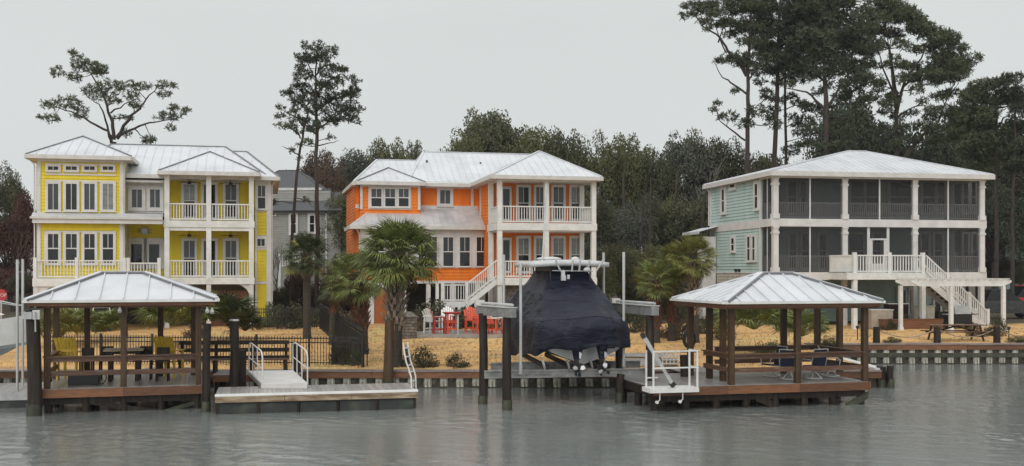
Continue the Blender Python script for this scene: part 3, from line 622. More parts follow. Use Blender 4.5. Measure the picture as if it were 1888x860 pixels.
MB().box(e0-.1,e1,3.85,3.95,z1_-.2,z1_+.01).box(e0-.1,e0,3.95,8.5,z1_-.2,z1_+.01).obj('gutter', M['gutter'], rt); MB().box(e0,e1,3.95,4.39,z1_-.2,z1_-.16).obj('soffit', M['trim'], rt)
downspout(rt, s0-.05, 4.3, 1, zs+.1, .3)
# under-house: store with arched orange door
gz = wL.z(522, -3)
d0, d1 = wL.u(690), wL.u(716); sw_ = wL.u(676)
MB().box(s0,d0-.35,4.42,4.6,0,gz).obj('brick_wall', M['brick'], rt)
for (a, b) in ((d0-.34, d0-.02), (d1+.02, d1+.34)): MB().box(a,b,4.3,4.6,0,gz).obj('door_surround', M['trim'], rt)
n = 9; pa = []
dh = wL.z(531, d0)
r_ = (d1-d0)/2; cxd = (d0+d1)/2
pa = [(d0,4.36,0),(d1,4.36,0)]+[(cxd+r_*math.cos(math.pi*k/n),4.36,dh-.45+.45*math.sin(math.pi*k/n)) for k in range(n+1)]
MB().prism(pa, (0,.06,0)).obj('arched_door', M['storedoor'], rt)
b = MB()
for k in range(n):
    a1, a2 = math.pi*k/n, math.pi*(k+1)/n; q = lambda a, e: (cxd+(r_+e)*math.cos(a),4.3,dh-.45+(.45+e)*math.sin(a))
    b.prism([q(a1,.02), q(a1,.34), q(a2,.34), q(a2,.02)], (0,.2,0))
b.obj('arch_surround', M['trim'], rt)
MB().box(d0-.34,d1+.34,4.46,4.6,dh-.2,gz).obj('store_wall', M['trim'], rt); MB().box(d1+.34,0,7.0,7.2,0,gz+.2).obj('rear_wall', M['dark'], rt)
for k in range(4): postbox(rt, wL.u(745+k*45), 4.5, 0, gz, .25, 'trim', 'pier')
for r in range(11):
    for c in range(4):
        MB().box(w0.u(930)+c*.29+(.14 if r%2 else 0)*(c < 3),w0.u(930)+c*.29+.27,.5,.75,zf-.45-(r+1)*.16,zf-.45-r*.16-.02).obj('stone_block', M['stone'], rt)
MB().box(w0.u(930)-.0,w0.u(930)+1.15,.52,.74,0,zf-.45).obj('pier_core', M['stone'], rt)
# stair down to the left along the front
st0 = (-.2, .75); zl = w0.z(557, -2.2); dx = (w0.u(917)-w0.u(862)); nst = 8
st = empty('stair', (0, 0, 0)); st.parent = rt
for i in range(nst):
    f_ = (i+1)/nst; x = -.15-dx*f_; z = zf-(zf-zl)*f_*(nst/(nst+0)); MB().box(x,x+dx/nst+.03,.15,1.25,z-.04,z).obj('tread', M['white'], st)
    MB().box(x+dx/nst-.01,x+dx/nst+.01,.15,1.25,z,z+(zf-zl)/nst-.045).obj('riser', M['dwood'], st)
MB().bar((-.15,.1,zf-.18),(-.15-dx,.1,zl-.18),.06,.3).bar((-.15,1.3,zf-.18),(-.15-dx,1.3,zl-.18),.06,.3).obj('stringer', M['white'], st)
railing(h, (-.15,.1,zf+.02), (-.15-dx,.1,zl+.02), .98, .14); lx0 = w0.u(818)
MB().box(lx0,-.15-dx,.1,1.4,zl-.06,zl).obj('landing', M['trim'], rt); MB().box(lx0,-.15-dx,.03,.1,zl-.3,zl).obj('fascia_board', M['white'], rt)
railing(h, (lx0,.1,zl), (-.25-dx,.1,zl), .95, .14)
for x, y in ((lx0-.05, .1), (-.15-dx, .1), (lx0-.35, .1), (lx0+.9, .1)): postbox(rt, x, y, 0, zl+1.12 if x < lx0 or x > lx0+1 else zl-.3, .17)
OH = h

# ================================================================ teal house
h = House('house', 'teal house with two storeys of dark screened porches and a white hip roof at right', 'house', 1426, 61.5, 11, 1.05)
rt = h.root; w0 = h.wall(0); zf = w0.z(503); zu = w0.z(404); ze = w0.z(322); pR = w0.u(1811); yb_ = 2.8; wb = h.wall(yb_)
PX = [w0.u(p) for p in (1429, 1556.5, 1685.5, 1809)]; SD = 1.5
def zz(py, u): return w0.z(py, u)
for z_, t in ((zf, .42), (zu, .42)):
    MB().box(-.04,pR+.1,.1,9.5,z_-.06,z_).obj('porch_floor', M['deck'], rt)
    MB().box(-.2,pR+.2,-.14,.1,z_-t,z_+.02).obj('fascia_board', M['trim'], rt); MB().box(-.2,.0,.1,SD,z_-t,z_+.02).obj('fascia_board', M['trim'], rt)
MB().box(-.15,pR+.15,-.13,.12,ze-.18,ze+.12).obj('header_beam', M['trim'], rt); MB().box(-.15,.1,.12,SD,ze-.18,ze+.12).obj('header_beam', M['trim'], rt)
MB().box(0,pR,.12,9.3,zu-.5,zu-.43).obj('porch_ceiling', M['trim'], rt)
for x in PX:
    postbox(rt, x, 0, zf+.02, zu-.42, .3, 'trim', 'column', True); postbox(rt, x, 0, zu+.02, ze-.18, .3, 'trim', 'column', True)
for x, w_ in ((PX[0], .3), (PX[1], .3), (PX[2], .3), (PX[3], .3)): postbox(rt, x, 0, 0, zf-.42, .26, 'trim', 'pier')
siding(wb, .1, pR, zf, ze, M['teal']); siding(W(h, (pR, yb_), (0, 1)), 0, 6.6, zf, ze, M['teal'])
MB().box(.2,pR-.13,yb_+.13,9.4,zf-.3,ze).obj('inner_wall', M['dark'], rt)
for a, b in ((1452, 1466), (1476, 1484), (1568, 1591), (1596, 1617), (1640, 1676), (1700, 1722), (1728, 1740), (1775, 1783), (1790, 1797)):
    win(wb, a, b, 336, 392, 2, 0, .14, glass='glass')
for a, b in ((1455, 1466), (1478, 1490), (1510, 1522), (1565, 1590), (1610, 1622), (1698, 1710), (1722, 1735), (1775, 1783), (1792, 1799)):
    win(wb, a, b, 432, 494, 2, 0, .14, glass='glass')
for i in range(3):
    a, b = PX[i]+.15, PX[i+1]-.15; m_ = (a+b)/2; 
    for z0, z1 in ((zf+.02, zu-.42), (zu+.02, ze-.18)):
        low = z0 < 4
        if i == 1 and low:
            ds = [w0.u(1601), w0.u(1637)]
            for q in ds: MB().box(q-.08,q+.08,-.03,.06,z0,z1).obj('screen_mullion', M['trim'], rt)
            MB().box(ds[0],ds[1],-.03,.05,zz(443, 6),zz(440, 6)).obj('door_header', M['trim'], rt)
            df = MB().box(ds[0]+.08,ds[0]+.26,-.02,.03,z0,zz(443, 6)-.01).box(ds[1]-.26,ds[1]-.08,-.02,.03,z0,zz(443, 6)-.01).box(ds[0]+.26,ds[1]-.26,-.02,.03,z0,z0+.5).obj('screen_door', M['trim'], rt)
            MB().box(ds[0]+.26,ds[1]-.26,0,.01,z0+.5,zz(443, 6)-.1).obj('screen_panel', M['screen'], df)
            segs = [(a, ds[0]-.08), (ds[0]+.08, ds[1]-.08), (ds[1]+.08, b)]
        else:
            MB().box(m_-.04,m_+.04,-.03,.05,z0,z1).obj('screen_mullion', M['trim'], rt); segs = [(a, m_-.04), (m_+.04, b)]
        for k, (p, q) in enumerate(segs):
            zz0 = zz(440, 6) if (i == 1 and low and k == 1) else z0
            MB().box(p,q,.005,.012,zz0,z1).obj('screen_panel', M['screen'], rt)
        railing(h, (a,.09,z0), (b,.09,z0), .92, .135, 'trim', .05)
for z0, z1 in ((zf+.02, zu-.42), (zu+.02, ze-.18)):
    MB().box(-.05,.0,SD*.5-.03,SD*.5+.03,z0,z1).obj('screen_mullion', M['trim'], rt); MB().box(-.02,-.012,.15,SD-.05,z0,z1).obj('screen_panel', M['screen'], rt)
    MB().box(pR-.02,pR-.012,.15,yb_-.05,z0,z1).obj('screen_panel', M['screen'], rt)
    railing(h, (.08,.15,z0), (.08,SD-.05,z0), .92, .135, 'trim', .05)
# left side wall
LW = 9.5; wsd = W(h, (-.05, LW), (0, -1)); uT = LW-SD
zb1, zb2 = zu-.42, zu
siding(wsd, 0, uT, zf+.02, zu-.45, M['teal']); siding(wsd, 0, uT, zu+.02, ze, M['teal']); trim(wsd, 0, uT, zu-.45, zu+.02, pr=.062, name='belt_board')
trim(wsd, 0, .16, zf-.1, ze, pr=.068, name='corner_board'); trim(wsd, uT-.2, uT+.02, zf-.1, ze, pr=.068, name='corner_board'); trim(wsd, 0, uT, ze-.1, ze+.12, pr=.074, name='frieze_board')
siding(wsd, 0, uT, 0, zf-.05, M['lowwall'], 'block_wall', .2); trim(wsd, 0, uT, zf-.05, zf+.02, pr=.062)
u_ = lambda p: wsd.u(p)
def swin(x0, x1, y0, y1, **k):
    a, b = wsd.u(x0), wsd.u(x1); m_ = (a+b)/2; win(wsd, a, b, wsd.z(y1, m_), wsd.z(y0, m_), px=False, **k)
swin(1333, 1337.5, 350, 391, c=.2, mull=0); swin(1348.5, 1356.5, 340.5, 346, rows=1, mull=0, c=.2, sill=False); swin(1394, 1399, 340, 384, c=.17, mull=0)
swin(1350.5, 1355.5, 440, 462, c=.16, mull=0); swin(1380, 1385, 437, 480, c=.15, mull=0, glass='glasslit'); swin(1389.5, 1394, 437, 480, c=.13, mull=0, glass='glasslit')
MB(wsd.T).box(u_(1357),u_(1360),-.12,-.03,zf+.05,zf+.22).box(u_(1363),u_(1366),-.12,-.03,zf+.05,zf+.22).obj('wall_vent', M['blk'], rt)
MB(wsd.T).box(u_(1318),u_(1322),-.06,-.03,1.0,zf-.1).obj('vent_slot', M['blk'], rt)
# small rear lean-to at far left
MB().box(-1.0,-.12,8.4,11,zf-3,zf+2.3).obj('rear_annex', M['trim'], rt); an = MB().add([(-1.4,8.0,zu-.45),(-.1,8.0,zu-.1),(-.1,11,zu-.1),(-1.4,11,zu-.45)], [(0,1,2,3)]).box(-1.45,-1.4,8.0,11,zu-.6,zu-.42).obj('annex_roof', M['roof'], rt)
downspout(rt, -.15, LW+.05, zu, ze+.1, .3)
wk = h.wall(4.7); xp = wk.u(1580); zp = wk.z(280, xp)
hip(rt, -.36, pR+.38, -.55, 9.9, ze+.15, (xp-.6, 4.7, zp), (xp+.6, 4.7, zp), pw=.42, fascia=.26, capm='roof', back=False)
# rear ground level wall under the house
MB().box(PX[1]-.5,pR,5.0,5.2,0,zf-.4).obj('ground_floor_wall', M['teal'], rt)
MB().box(.1,PX[1]-.5,4.0,4.2,0,zf-.4).obj('ground_floor_wall', M['rwood'], rt)
wg = h.wall(5.0)
for a, b in ((1655, 1668), (1676, 1686), (1722, 1732), (1745, 1756)): win(wg, a, b, 535, 578, 1, 0, .12)
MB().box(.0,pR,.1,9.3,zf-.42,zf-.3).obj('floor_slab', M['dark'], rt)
# open deck with stair
DY = -2.3; wd = h.wall(DY); D0, D1 = wd.u(1566), wd.u(1703); zd = wd.z(504, D0)
MB().box(D0-.1,D1+.1,DY,-.15,zd-.05,zd).obj('deck_floor', M['deck'], rt); MB().box(D0-.1,D1+.1,DY-.06,DY,zd-.36,zd+.01).obj('fascia_board', M['white'], rt); MB().box(D0-.15,D0-.1,DY,-.15,zd-.36,zd+.01).obj('fascia_board', M['white'], rt)
dp = [wd.u(1577), wd.u(1641), wd.u(1703)]; D0 = dp[0]
for p in dp: postbox(rt, p, DY+.1, zd+.01, zd+1.15, .2)
postbox(rt, PX[1], -.3, zd+.01, zd+1.05, .16)
for p in (dp[0], dp[2]): postbox(rt, p, DY+.1, 0, zd-.36, .24, 'white', 'pier')
for a, b in ((0, 1), (1, 2)): railing(h, (dp[a]+.1,DY+.1,zd), (dp[b]-.1,DY+.1,zd), .98, .16, 'white', .05)
railing(h, (dp[0],DY+.2,zd), (dp[0]-.5,-.3,zd), .98, .16, 'white', .05, solid=True)
xs0, xs1 = dp[2]+.1, wd.u(1822); n = 14; run = xs1-xs0
st = empty('stair'); st.parent = rt
for i in range(n):
    x = xs0+run*i/n; z = zd-(zd)*(i+1)/(n+1); MB().box(x,x+run/n+.03,DY+.1,DY+1.2,z-.05,z).obj('tread', M['white'], st)
    MB().box(x-.01,x+.01,DY+.1,DY+1.2,z,z+zd/(n+1)-.055).obj('riser', M['rwood'], st)
for y in (DY+.05, DY+1.25): MB().bar((xs0,y,zd-.3),(xs1,y,-.05),.07,.34).obj('stringer', M['white'], st)
for y in (DY+.05, DY+1.25):
    prev = (xs0, zd)
    for f_ in (.36, .7, 1.0):
        cur = (xs0+run*f_, zd*(1-f_)+.1); postbox(rt, cur[0], y, cur[1]-.3, cur[1]+1.1, .16)
        railing(h, (prev[0]+.08,y,prev[1]), (cur[0]-.08,y,cur[1]), .98, .17, 'white', .05); prev = cur
TH = h
# ---------------------------------------------------------------- docks and pavilions
def planks(h, x0, x1, y0, y1, z, m='deck', w=.14, root=None, name='deck_board', t=.04, along=False):
    root = root or h.root; n = max(1, int(round(((y1-y0) if along else (x1-x0))/w)))
    if along:
        w = (y1-y0)/n; me = MB().box(0, x1-x0, 0, w-.008, -t, 0).mesh(name)
    else:
        w = (x1-x0)/n; me = MB().box(0, w-.008, 0, y1-y0, -t, 0).mesh(name)
    me.materials.append(M[m])
    for i in range(n): link(name, me, None, root, (x0, y0+i*w, z) if along else (x0+i*w, y0, z-.002*(i % 2)))
def bolts(root, pts, r=.03):
    b = MB()
    for x, y, z in pts: b.tube([(x,y,z),(x,y-.02,z)], r, 6)
    b.obj('bolt', M['blk'], root, 'stuff')
def roundpost(root, x, y, z0, z1, r=.12, m='dwood', name='pile', cap=False):
    b = MB().tube([(x,y,z0),(x+.01,y,(z0+z1)/2),(x,y,z1)], [r*1.06, r, r*.95], 10)
    o = b.obj(name, M[m], root)
    return o
def pavilion(name, label, px, D, rot, wpx, dep, zd, posts, side_l, xl, yeave, ex0, ex1, rpx, ry, pw, capm='cap', cw=.12):
    h = House(name, label, 'pavilion', px, D, rot, 0); rt = h.root; w0 = h.wall(0); xr = w0.u(wpx); x0 = w0.u(xl)
    planks(h, x0, xr, .02, dep+.8, zd)
    L_ = xr-x0; k = max(2, round(L_/2.6))
    for i in range(k):
        a, b = x0+L_*i/k, x0+L_*(i+1)/k-.01
        MB().box(a,b,-.05,0,zd-.28,zd-.02).obj('fascia_board', M['rwood'], rt)
    MB().box(x0,xr-.05,.15,.3,zd-.5,zd-.29).obj('support_beam', M['dwood'], rt); MB().box(x0,xr-.05,dep-.3,dep-.15,zd-.5,zd-.05).obj('support_beam', M['dwood'], rt)
    MB().box(x0-.05,x0,0,dep,zd-.28,zd-.02).obj('fascia_board', M['dwood'], rt); MB().box(xr,xr+.05,-.05,dep,zd-.28,zd-.02).obj('fascia_board', M['rwood'], rt)
    n = max(4, round(L_/1.1))
    for i in range(n+1):
        for yy in (.25, dep*.5, dep-.25): roundpost(rt, x0+.15+(L_-.3)*i/n, yy, -1.2, zd-.28 if yy != .25 else zd-.29, .13, 'dwood')
    we = h.wall(-.45); ea, eb = we.u(ex0), we.u(ex1); ze = we.z(yeave, ea); ym = dep/2; wr = h.wall(ym); r0, r1 = wr.u(rpx[0]), wr.u(rpx[1]); zr = wr.z(ry, r0)
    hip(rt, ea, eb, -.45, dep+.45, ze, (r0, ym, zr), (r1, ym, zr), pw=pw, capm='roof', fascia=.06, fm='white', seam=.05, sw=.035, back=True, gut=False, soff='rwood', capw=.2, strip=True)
    b = MB(); up = .09       # shade put in as a dark strip along the front edge of the caps
    hb = MB().box(.0-.1,xr+.05,-.12,.0,ze-.24,ze-.1).box(-.1,xr+.05,dep,dep+.1,ze-.24,ze-.1).box(-.2,-.1,-.12,dep,ze-.24,ze-.1).box(xr+.05,xr+.15,-.12,dep,ze-.24,ze-.1); hb.obj('header_beam', M['rwood'], rt)
    MB().box(ea+.05,eb-.05,-.4,-.34,ze-.17,ze-.065).box(ea+.05,ea+.11,-.34,dep+.4,ze-.22,ze-.065).box(eb-.11,eb-.05,-.34,dep+.4,ze-.22,ze-.065).obj('eave_board', M['rwood'], rt)
    for i in range(12): MB().box(ea+.3+(eb-ea-.6)*i/11,ea+.35+(eb-ea-.6)*i/11,-.3,dep+.3,ze-.1,ze-.065).obj('rafter', M['rwood'], rt)
    fr = []
    for (p, y) in posts:
        u = h.wall(y).u(p); MB().box(u-.09,u+.09,y-.09,y+.09,zd+.002,ze-.1).obj('post', M['post'], rt)
        if y < .3: fr.append(u)
    return h, sorted(fr), zd, xr
def rails(h, pts, zs=(.46, .97), m='rail', brd=.15):
    for a, b in zip(pts[:-1], pts[1:]):
        for z in zs:
            A, B = Vector(a)+Vector((0,0,z)), Vector(b)+Vector((0,0,z)); d = (B-A).normalized()
            if z > .9:
                MB().bar(A, B, .19, .04).obj('cap_rail', M[m], h.root); MB().bar(A-Vector((0,0,.09)), B-Vector((0,0,.09)), .045, .13).obj('rail_board', M[m], h.root)
            else: MB().bar(A, B, .045, brd).obj('rail_board', M[m], h.root)
A, fa, zd, xr = pavilion('dock_pavilion', 'wooden dock pavilion with pale metal hip roof and two yellow chairs, at left', 80, 33.3, 16, 373, 3.5, .77,
    [(87, .1), (228, .1), (366, .1), (161, 3.4), (296, 3.4), (104, 3.4), (357, 3.4)], None, 77, 555, 47, 399, (187, 267), 504, .74)
GA = A
rails(A, [(fa[0], .1, zd), (fa[1], .1, zd), (fa[2], .1, zd)]); rails(A, [(fa[0]-.05, .2, zd), (fa[0]-.05, 3.3, zd)]); rails(A, [(fa[2], .2, zd), (fa[2], 2.4, zd)])
B_, fb, zdb, xrb = pavilion('dock_pavilion', 'wooden dock pavilion with pale metal hip roof over navy chairs, at right', 1349, 34.6, 14, 1602, 3.4, .76,
    [(1348, .1), (1470, .1), (1594, .1), (1333, 1.3), (1308, 2.2), (1273, 3.3), (1445, 3.3), (1548, 3.3), (1507, 3.8)], None, 1204, 557.5, 1337, 1628, (1403, 1459), 505, .5)
GB = B_
rails(B_, [(fb[0], .1, zdb), (fb[1], .1, zdb), (fb[2], .1, zdb), (fb[2], 3.2, zdb)]); rails(B_, [(fb[0], .2, zdb), (fb[0]-.05, 2.1, zdb)]); rails(B_, [(fb[0]+.9, 3.3, zdb), (fb[2], 3.3, zdb)])
MB().prism([(fb[2]-.7,.1,.02),(fb[2]-.5,.1,-.12),(fb[2]+.15,.1,.18),(fb[2]+.15,.1,.42)], (0,.06,0)).obj('cross_brace', M['algaew'], B_.root)
MB().bar((fb[1]-1.4,.2,.3),(fb[1]+.1,.2,-.3),.05,.2).obj('cross_brace', M['dwood'], B_.root)
MB().bar((1.2,.2,.35),(3.6,.2,-.15),.05,.16).obj('cross_brace', M['dwood'], A.root); MB().bar((3.4,.2,-.1),(4.9,.2,.3),.05,.12).obj('cross_brace', M['algaew'], A.root)
# lamps under the eaves
for h_, px_, py_, y_ in ((A, 221, 572, -.2), (A, 391, 574, -.25), (A, 382, 573, -.25)):
    wl_ = h_.wall(y_); u_ = wl_.u(px_); z_ = wl_.z(py_, u_); MB().tube([(u_,y_,z_+.12),(u_,y_-.02,z_+.03),(u_,y_-.08,z_-.05)], [.02,.05,.065], 8).obj('floodlight', M['white'], h_.root)
# walkways behind the pavilions
def walkway(label, p0, p1, wd, z, m='deck', pm='dwood', boards=True):
    p0, p1 = Vector(p0), Vector(p1); d = p1-p0; L_ = d.length; rt = empty('walkway', (p0.x, p0.y, 0), math.atan2(d.y, d.x), label, 'walkway')
    planks(None, 0, L_, 0, wd, z, m, .14, rt)
    for y in (0, wd): MB().box(0,L_,y-.05 if y == 0 else y+.002,y-.002 if y == 0 else y+.05,z-.25,z-.02).obj('fascia_board', M['rwood'], rt)
    n = max(1, int(L_/2.2))
    for i in range(n+1):
        for y in (.15, wd-.15): roundpost(rt, .15+(L_-.3)*i/n, y, -1.2, z-.045, .12)
    return rt
wkA = walkway('wooden walkway between the left pavilion and the white gangway', P(392, 0, 38.2)[:2], P(556, 0, 38.6)[:2], 1.5, .74)
walkway('wooden walkway running from the lawn to the left pavilion', P(236, 0, 38.9)[:2], P(330, 0, 38.9)[:2], 2.2, .76)
walkway('wooden walkway running from the lawn to the right pavilion', P(1262, 0, 39.0)[:2], P(1375, 0, 39.4)[:2], 2.1, .75)
# timber bench rail along the left walkway
bx_, by_ = P(330, 0, 39.2)[:2]
br = empty('bench', (bx_, by_, .76), R(6), 'long dark timber bench rail on the walkway right of the left pavilion', 'bench')
for z in (1.05, .78, .5): MB().box(0,3.9,0,.05,z-.08,z+.06).obj('back_board', M['dwood'], br)
MB().box(0,3.9,-.42,-.02,.42,.47).obj('seat_board', M['rail'], br)
for x in (.1, 1.3, 2.6, 3.8): MB().box(x-.05,x+.05,.06,.15,0,1.1).obj('post', M['dwood'], br); MB().box(x-.05,x+.05,-.38,.05,.0,.41).obj('leg', M['dwood'], br)
def pile(px, ytop, D, r, label, m='dwood', z0=-1.3, cap=None, name='dock_pile', group=None):
    X, Y, Z = P(px, ytop, D); rt = empty(name, (X, Y, 0), 0, label, 'pile', group); rg = random.Random(int(px))
    n = 12; vs = []; zz_ = [z0, .05, .35, Z*.6, Z]
    b = MB().tube([(rg.uniform(-.015, .015)*i, 0, z) for i, z in enumerate(zz_)], [r*1.08, r*1.06, r, r*.97, r*.93], n); b.obj('shaft', M[m], rt)
    MB().tube([(0,0,-.1),(0,0,.28+rg.random()*.1)], [r*1.12, r*1.09], n).obj('algae_sleeve', M['algaew'], rt)
    if cap: MB().tube([(0,0,Z),(0,0,Z+.05)], [r*1.05, r*.98], n).obj('pile_cap', M[cap], rt)
    return rt
pile(63, 580, 33.0, .21, 'thick dark pile with a grey lift box on top, left of the left pavilion')
pile(380, 597, 33.9, .13, 'dark pile touching the right corner of the left pavilion')
pile(432, 592, 36.4, .165, 'dark pile with a pale cap between the left pavilion and the gangway', cap='alu')
pile(444, 646, 37.2, .16, 'shorter dark pile just behind the pale capped pile')
pile(716, 590, 40.4, .19, 'square-topped dark pile in front of the large palm trunk', m='post')
pile(548, 634, 39.2, .15, 'short dark pile behind the right handrail of the gangway')
pile(1625, 676, 41.1, .19, 'stubby dark pile at the corner of the bulkhead, left of its twin')
pile(1642, 675, 40.9, .14, 'stubby dark pile at the corner of the bulkhead, right of its twin')
pile(1143, 690, 36.2, .14, 'short dark pile at the left end of the right dock'); pile(1262, 655, 37.4, .14, 'dark pile carrying the coiled hose')
# gear box on the thick pile
X, Y, Z = P(62, 590, 32.9); b = empty('lift_motor', (X, Y, Z), R(16), 'grey boat lift motor box on top of the thick left pile', 'motor')
MB().box(-.3,-.02,-.22,.2,.03,.24).obj('gearbox', M['alu'], b); MB().box(.0,.2,-.24,.16,.02,.3).obj('cover_plate', M['gutter'], b); MB().tube([(.08,-.27,.25),(.09,-.28,-.35)], .025, 6).obj('conduit', M['pvc'], b)
MB().tube([(-.2,-.1,.28),(0,-.1,.34),(.16,-.1,.32)], .05, 7).obj('drive_shaft', M['blk'], b)
M['edge'] = mat('fresh_white_edging', (.85, .84, .82), (.74, .73, .7), .4, 2)
# ---------------------------------------------------------------- floating dock with ladder, gangway
h = House('floating_dock', 'low floating dock with bleached deck boards on black floats', 'dock', 398, 33.2, 13, 0); w0 = h.wall(0); xr = w0.u(769); rt = h.root
planks(h, 0, xr, .14, 2.35, .6, 'dock')
MB().box(-.03,xr+.03,-.02,.135,.55,.615).obj('edge_board', M['edge'], rt)
k = 3
for i in range(k): MB().box(xr*i/k,xr*(i+1)/k-.012,-.03,.01,.36,.545).obj('fascia_board', M['bleach'], rt)
MB().box(xr,xr+.03,.02,2.3,.36,.56).obj('fascia_board', M['bleach'], rt); MB().box(-.03,0,.02,2.3,.36,.56).obj('fascia_board', M['bleach'], rt)
MB().box(.05,xr-.03,.08,.2,.3,.358).obj('frame_beam', M['blk'], rt)
for i in range(5): MB().box(.1+i*(xr-.1)/5,.1+(i+1)*(xr-.1)/5-.1,.06,2.25,-.25,.3).obj('float_block', M['float'], rt)
for i in range(6): MB().box(i*(xr-.1)/5,i*(xr-.1)/5+.07,.02,.12,.02,.34).obj('float_strap', M['dwood'], rt)
u = xr-.15; ld = empty('swim_ladder', h.world(u, 1.0)+(.6,), R(13+60), 'white swim ladder standing at the right end of the floating dock', 'ladder')
for s in (-.19, .19):
    MB().tube([(s,-.2,-.1),(s,-.18,.35),(s,-.1,.6),(s,.0,.85),(s,.08,1.3),(s,.1,1.45)], .028, 7).obj('side_rail', M['white'], ld)
for f in (.2, .5, .72, 1.0, 1.28): MB().tube([(-.19,-.2+.2*f,f),(.19,-.2+.2*f,f)], .022, 6).obj('rung', M['white'], ld)
# gangway
ga = Vector(P(484, 0, 35.0)[:2]+(.73,)); gb = Vector(P(567, 0, 35.2)[:2]+(.73,)); gc = Vector(P(540, 0, 38.4)[:2]+(.86,)); gd = Vector(P(459, 0, 38.2)[:2]+(.86,))
gw = empty('gangway', tuple(ga), 0, 'white aluminium gangway with tube handrails leading down to the floating dock', 'gangway')
q = [v-ga for v in (ga, gb, gc, gd)]
for i in range(14):
    t0, t1 = i/14, (i+.93)/14; a, b, c, d = q[0].lerp(q[3], t0), q[1].lerp(q[2], t0), q[1].lerp(q[2], t1), q[0].lerp(q[3], t1)
    MB().prism([a, b, c, d], (0,0,.03)).obj('tread_plank', M['trim'], gw)
for a, b in ((q[0], q[3]), (q[1], q[2])):
    MB().bar(a-Vector((0,0,.06)), b-Vector((0,0,.06)), .06, .14).obj('side_channel', M['alu'], gw)
    d = (b-a); u_ = Vector((0,0,1)); tr = MB().tube([a, a+u_*.85, a+u_*.98+d*.03, a+d*.12+u_*1.06, a+d*.8+u_*1.06, b+u_*1.0-d*.06, b+u_*.9, b], .025, 7)
    tr.obj('handrail', M['trim'], gw); MB().tube([a+u_*.5, b+u_*.5], .02, 6).obj('mid_rail', M['trim'], gw)
    for t in (.36, .7): MB().tube([a+d*t, a+d*t+u_*1.05], .02, 6).obj('stanchion', M['trim'], gw)
MB().box(-.03,(gb-ga).x+.03,-.06,-.01,-.12,.035).obj('end_plate', M['trim'], gw)
# white service platform on the right dock with leaning arm
w0 = GB.wall(-.75); a, b = w0.u(1199), w0.u(1289)
pf = empty('boarding_platform', GB.world(a, -.75)+(.8,), R(14), 'white boarding platform with square tube rails fixed to the front of the right dock', 'platform'); wd_ = b-a
MB().box(0,wd_,0,.72,-.14,-.0).obj('platform_deck', M['white'], pf)
for x, y in ((.12, .05), (wd_-.04, .05), (wd_-.04, .66), (.12, .66)): MB().box(x-.025,x+.025,y-.025,y+.025,0,1.13).obj('stanchion', M['white'], pf)
for z in (.62, 1.13): MB().box(.1,wd_,.03,.07,z-.02,z+.02).box(wd_-.06,wd_-.02,.07,.66,z-.02,z+.02).obj('rail', M['white'], pf)
MB().box(.12,.5,.64,.68,.25,.29).obj('rail', M['white'], pf)
for x in (.35, wd_-.5): MB().tube([(x,.1,-.14),(x,.1,-.36),(x-.08,.1,-.42)], .018, 6).tube([(x-.1,.05,-.43),(x-.1,.13,-.43)], .05, 8).obj('dock_wheel', M['white'], pf)
p0, p1 = Vector(P(1184, 617, 33.6)), Vector(P(1240, 712, 33.5)); am = empty('leaning_davit', tuple(p1), 0, 'grey aluminium arm leaning from the white platform toward the boat', 'arm')
MB().bar((0,0,.06), p0-p1, .12, .1).obj('arm_beam', M['alu'], am); MB().bar((p0-p1)*.3+Vector((0,-.02,.12)), (p0-p1)*.9+Vector((0,-.02,.12)), .03, .03).obj('hand_grip', M['pvc'], am)
MB().bar((p0-p1)*.93, (p0-p1)*1.02, .16, .14).obj('end_cap', M['blk'], am); MB().bar((-.05,0,-.02),(.07,0,.1),.15,.13).obj('foot_bracket', M['blk'], am)
# coiled hose, white crate
X, Y, Z = P(1271, 628, 38.6); hr = empty('hose_reel', (X, Y, Z), 0, 'dark green hose coiled on a tall reel behind the white platform', 'hose reel')
for k in range(5):
    r_ = .17+.03*(k % 3); MB().tube([(r_*math.cos(t*.4488), -.1+.05*k, .05+r_*1.45*math.sin(t*.4488)) for t in range(15)], .022, 5, cap=False).obj('hose_loop', M['float'], hr)
MB().box(-.09,.09,-.06,.12,-.2,.12).obj('reel_hub', M['alu'], hr); MB().box(-.05,.05,0,.1,-1.0,-.2).obj('reel_post', M['dwood'], hr); MB().box(-.32,.32,-.15,.2,-.42,-.36).obj('shelf', M['dwood'], hr)
X, Y, Z = P(1235, 660, 41.6); cr_ = empty('planter_lattice', (X, Y, .7), 0, 'small white lattice rack on the walkway left of the hose reel', 'rack')
for i in range(5): MB().box(-.3+i*.145,-.25+i*.145,0,.03,.1,.62).obj('upright', M['white'], cr_)
for i in range(4): MB().box(-.3,.33,-.02,-.001,.12+i*.15,.17+i*.15).obj('slat', M['white'], cr_)
MB().box(-.3,.33,.04,.4,0,.34).obj('crate_body', M['bleach'], cr_)
# skiff-like white board behind the boat lift
X, Y, Z = P(1175, 668, 42.6); MB().prism([(-.9,0,0),(.9,0,0),(1.0,0,.3),(-.8,0,.34)], (0,.7,0)).box(-1.1,1.2,-.05,.85,.38,.46).obj('dock_box', M['gel'])
tag(bpy.data.objects['dock_box'], 'white dock box on the near lawn edge right of the boat', 'box'); bpy.data.objects['dock_box'].location = (X, Y, GZ(Y))
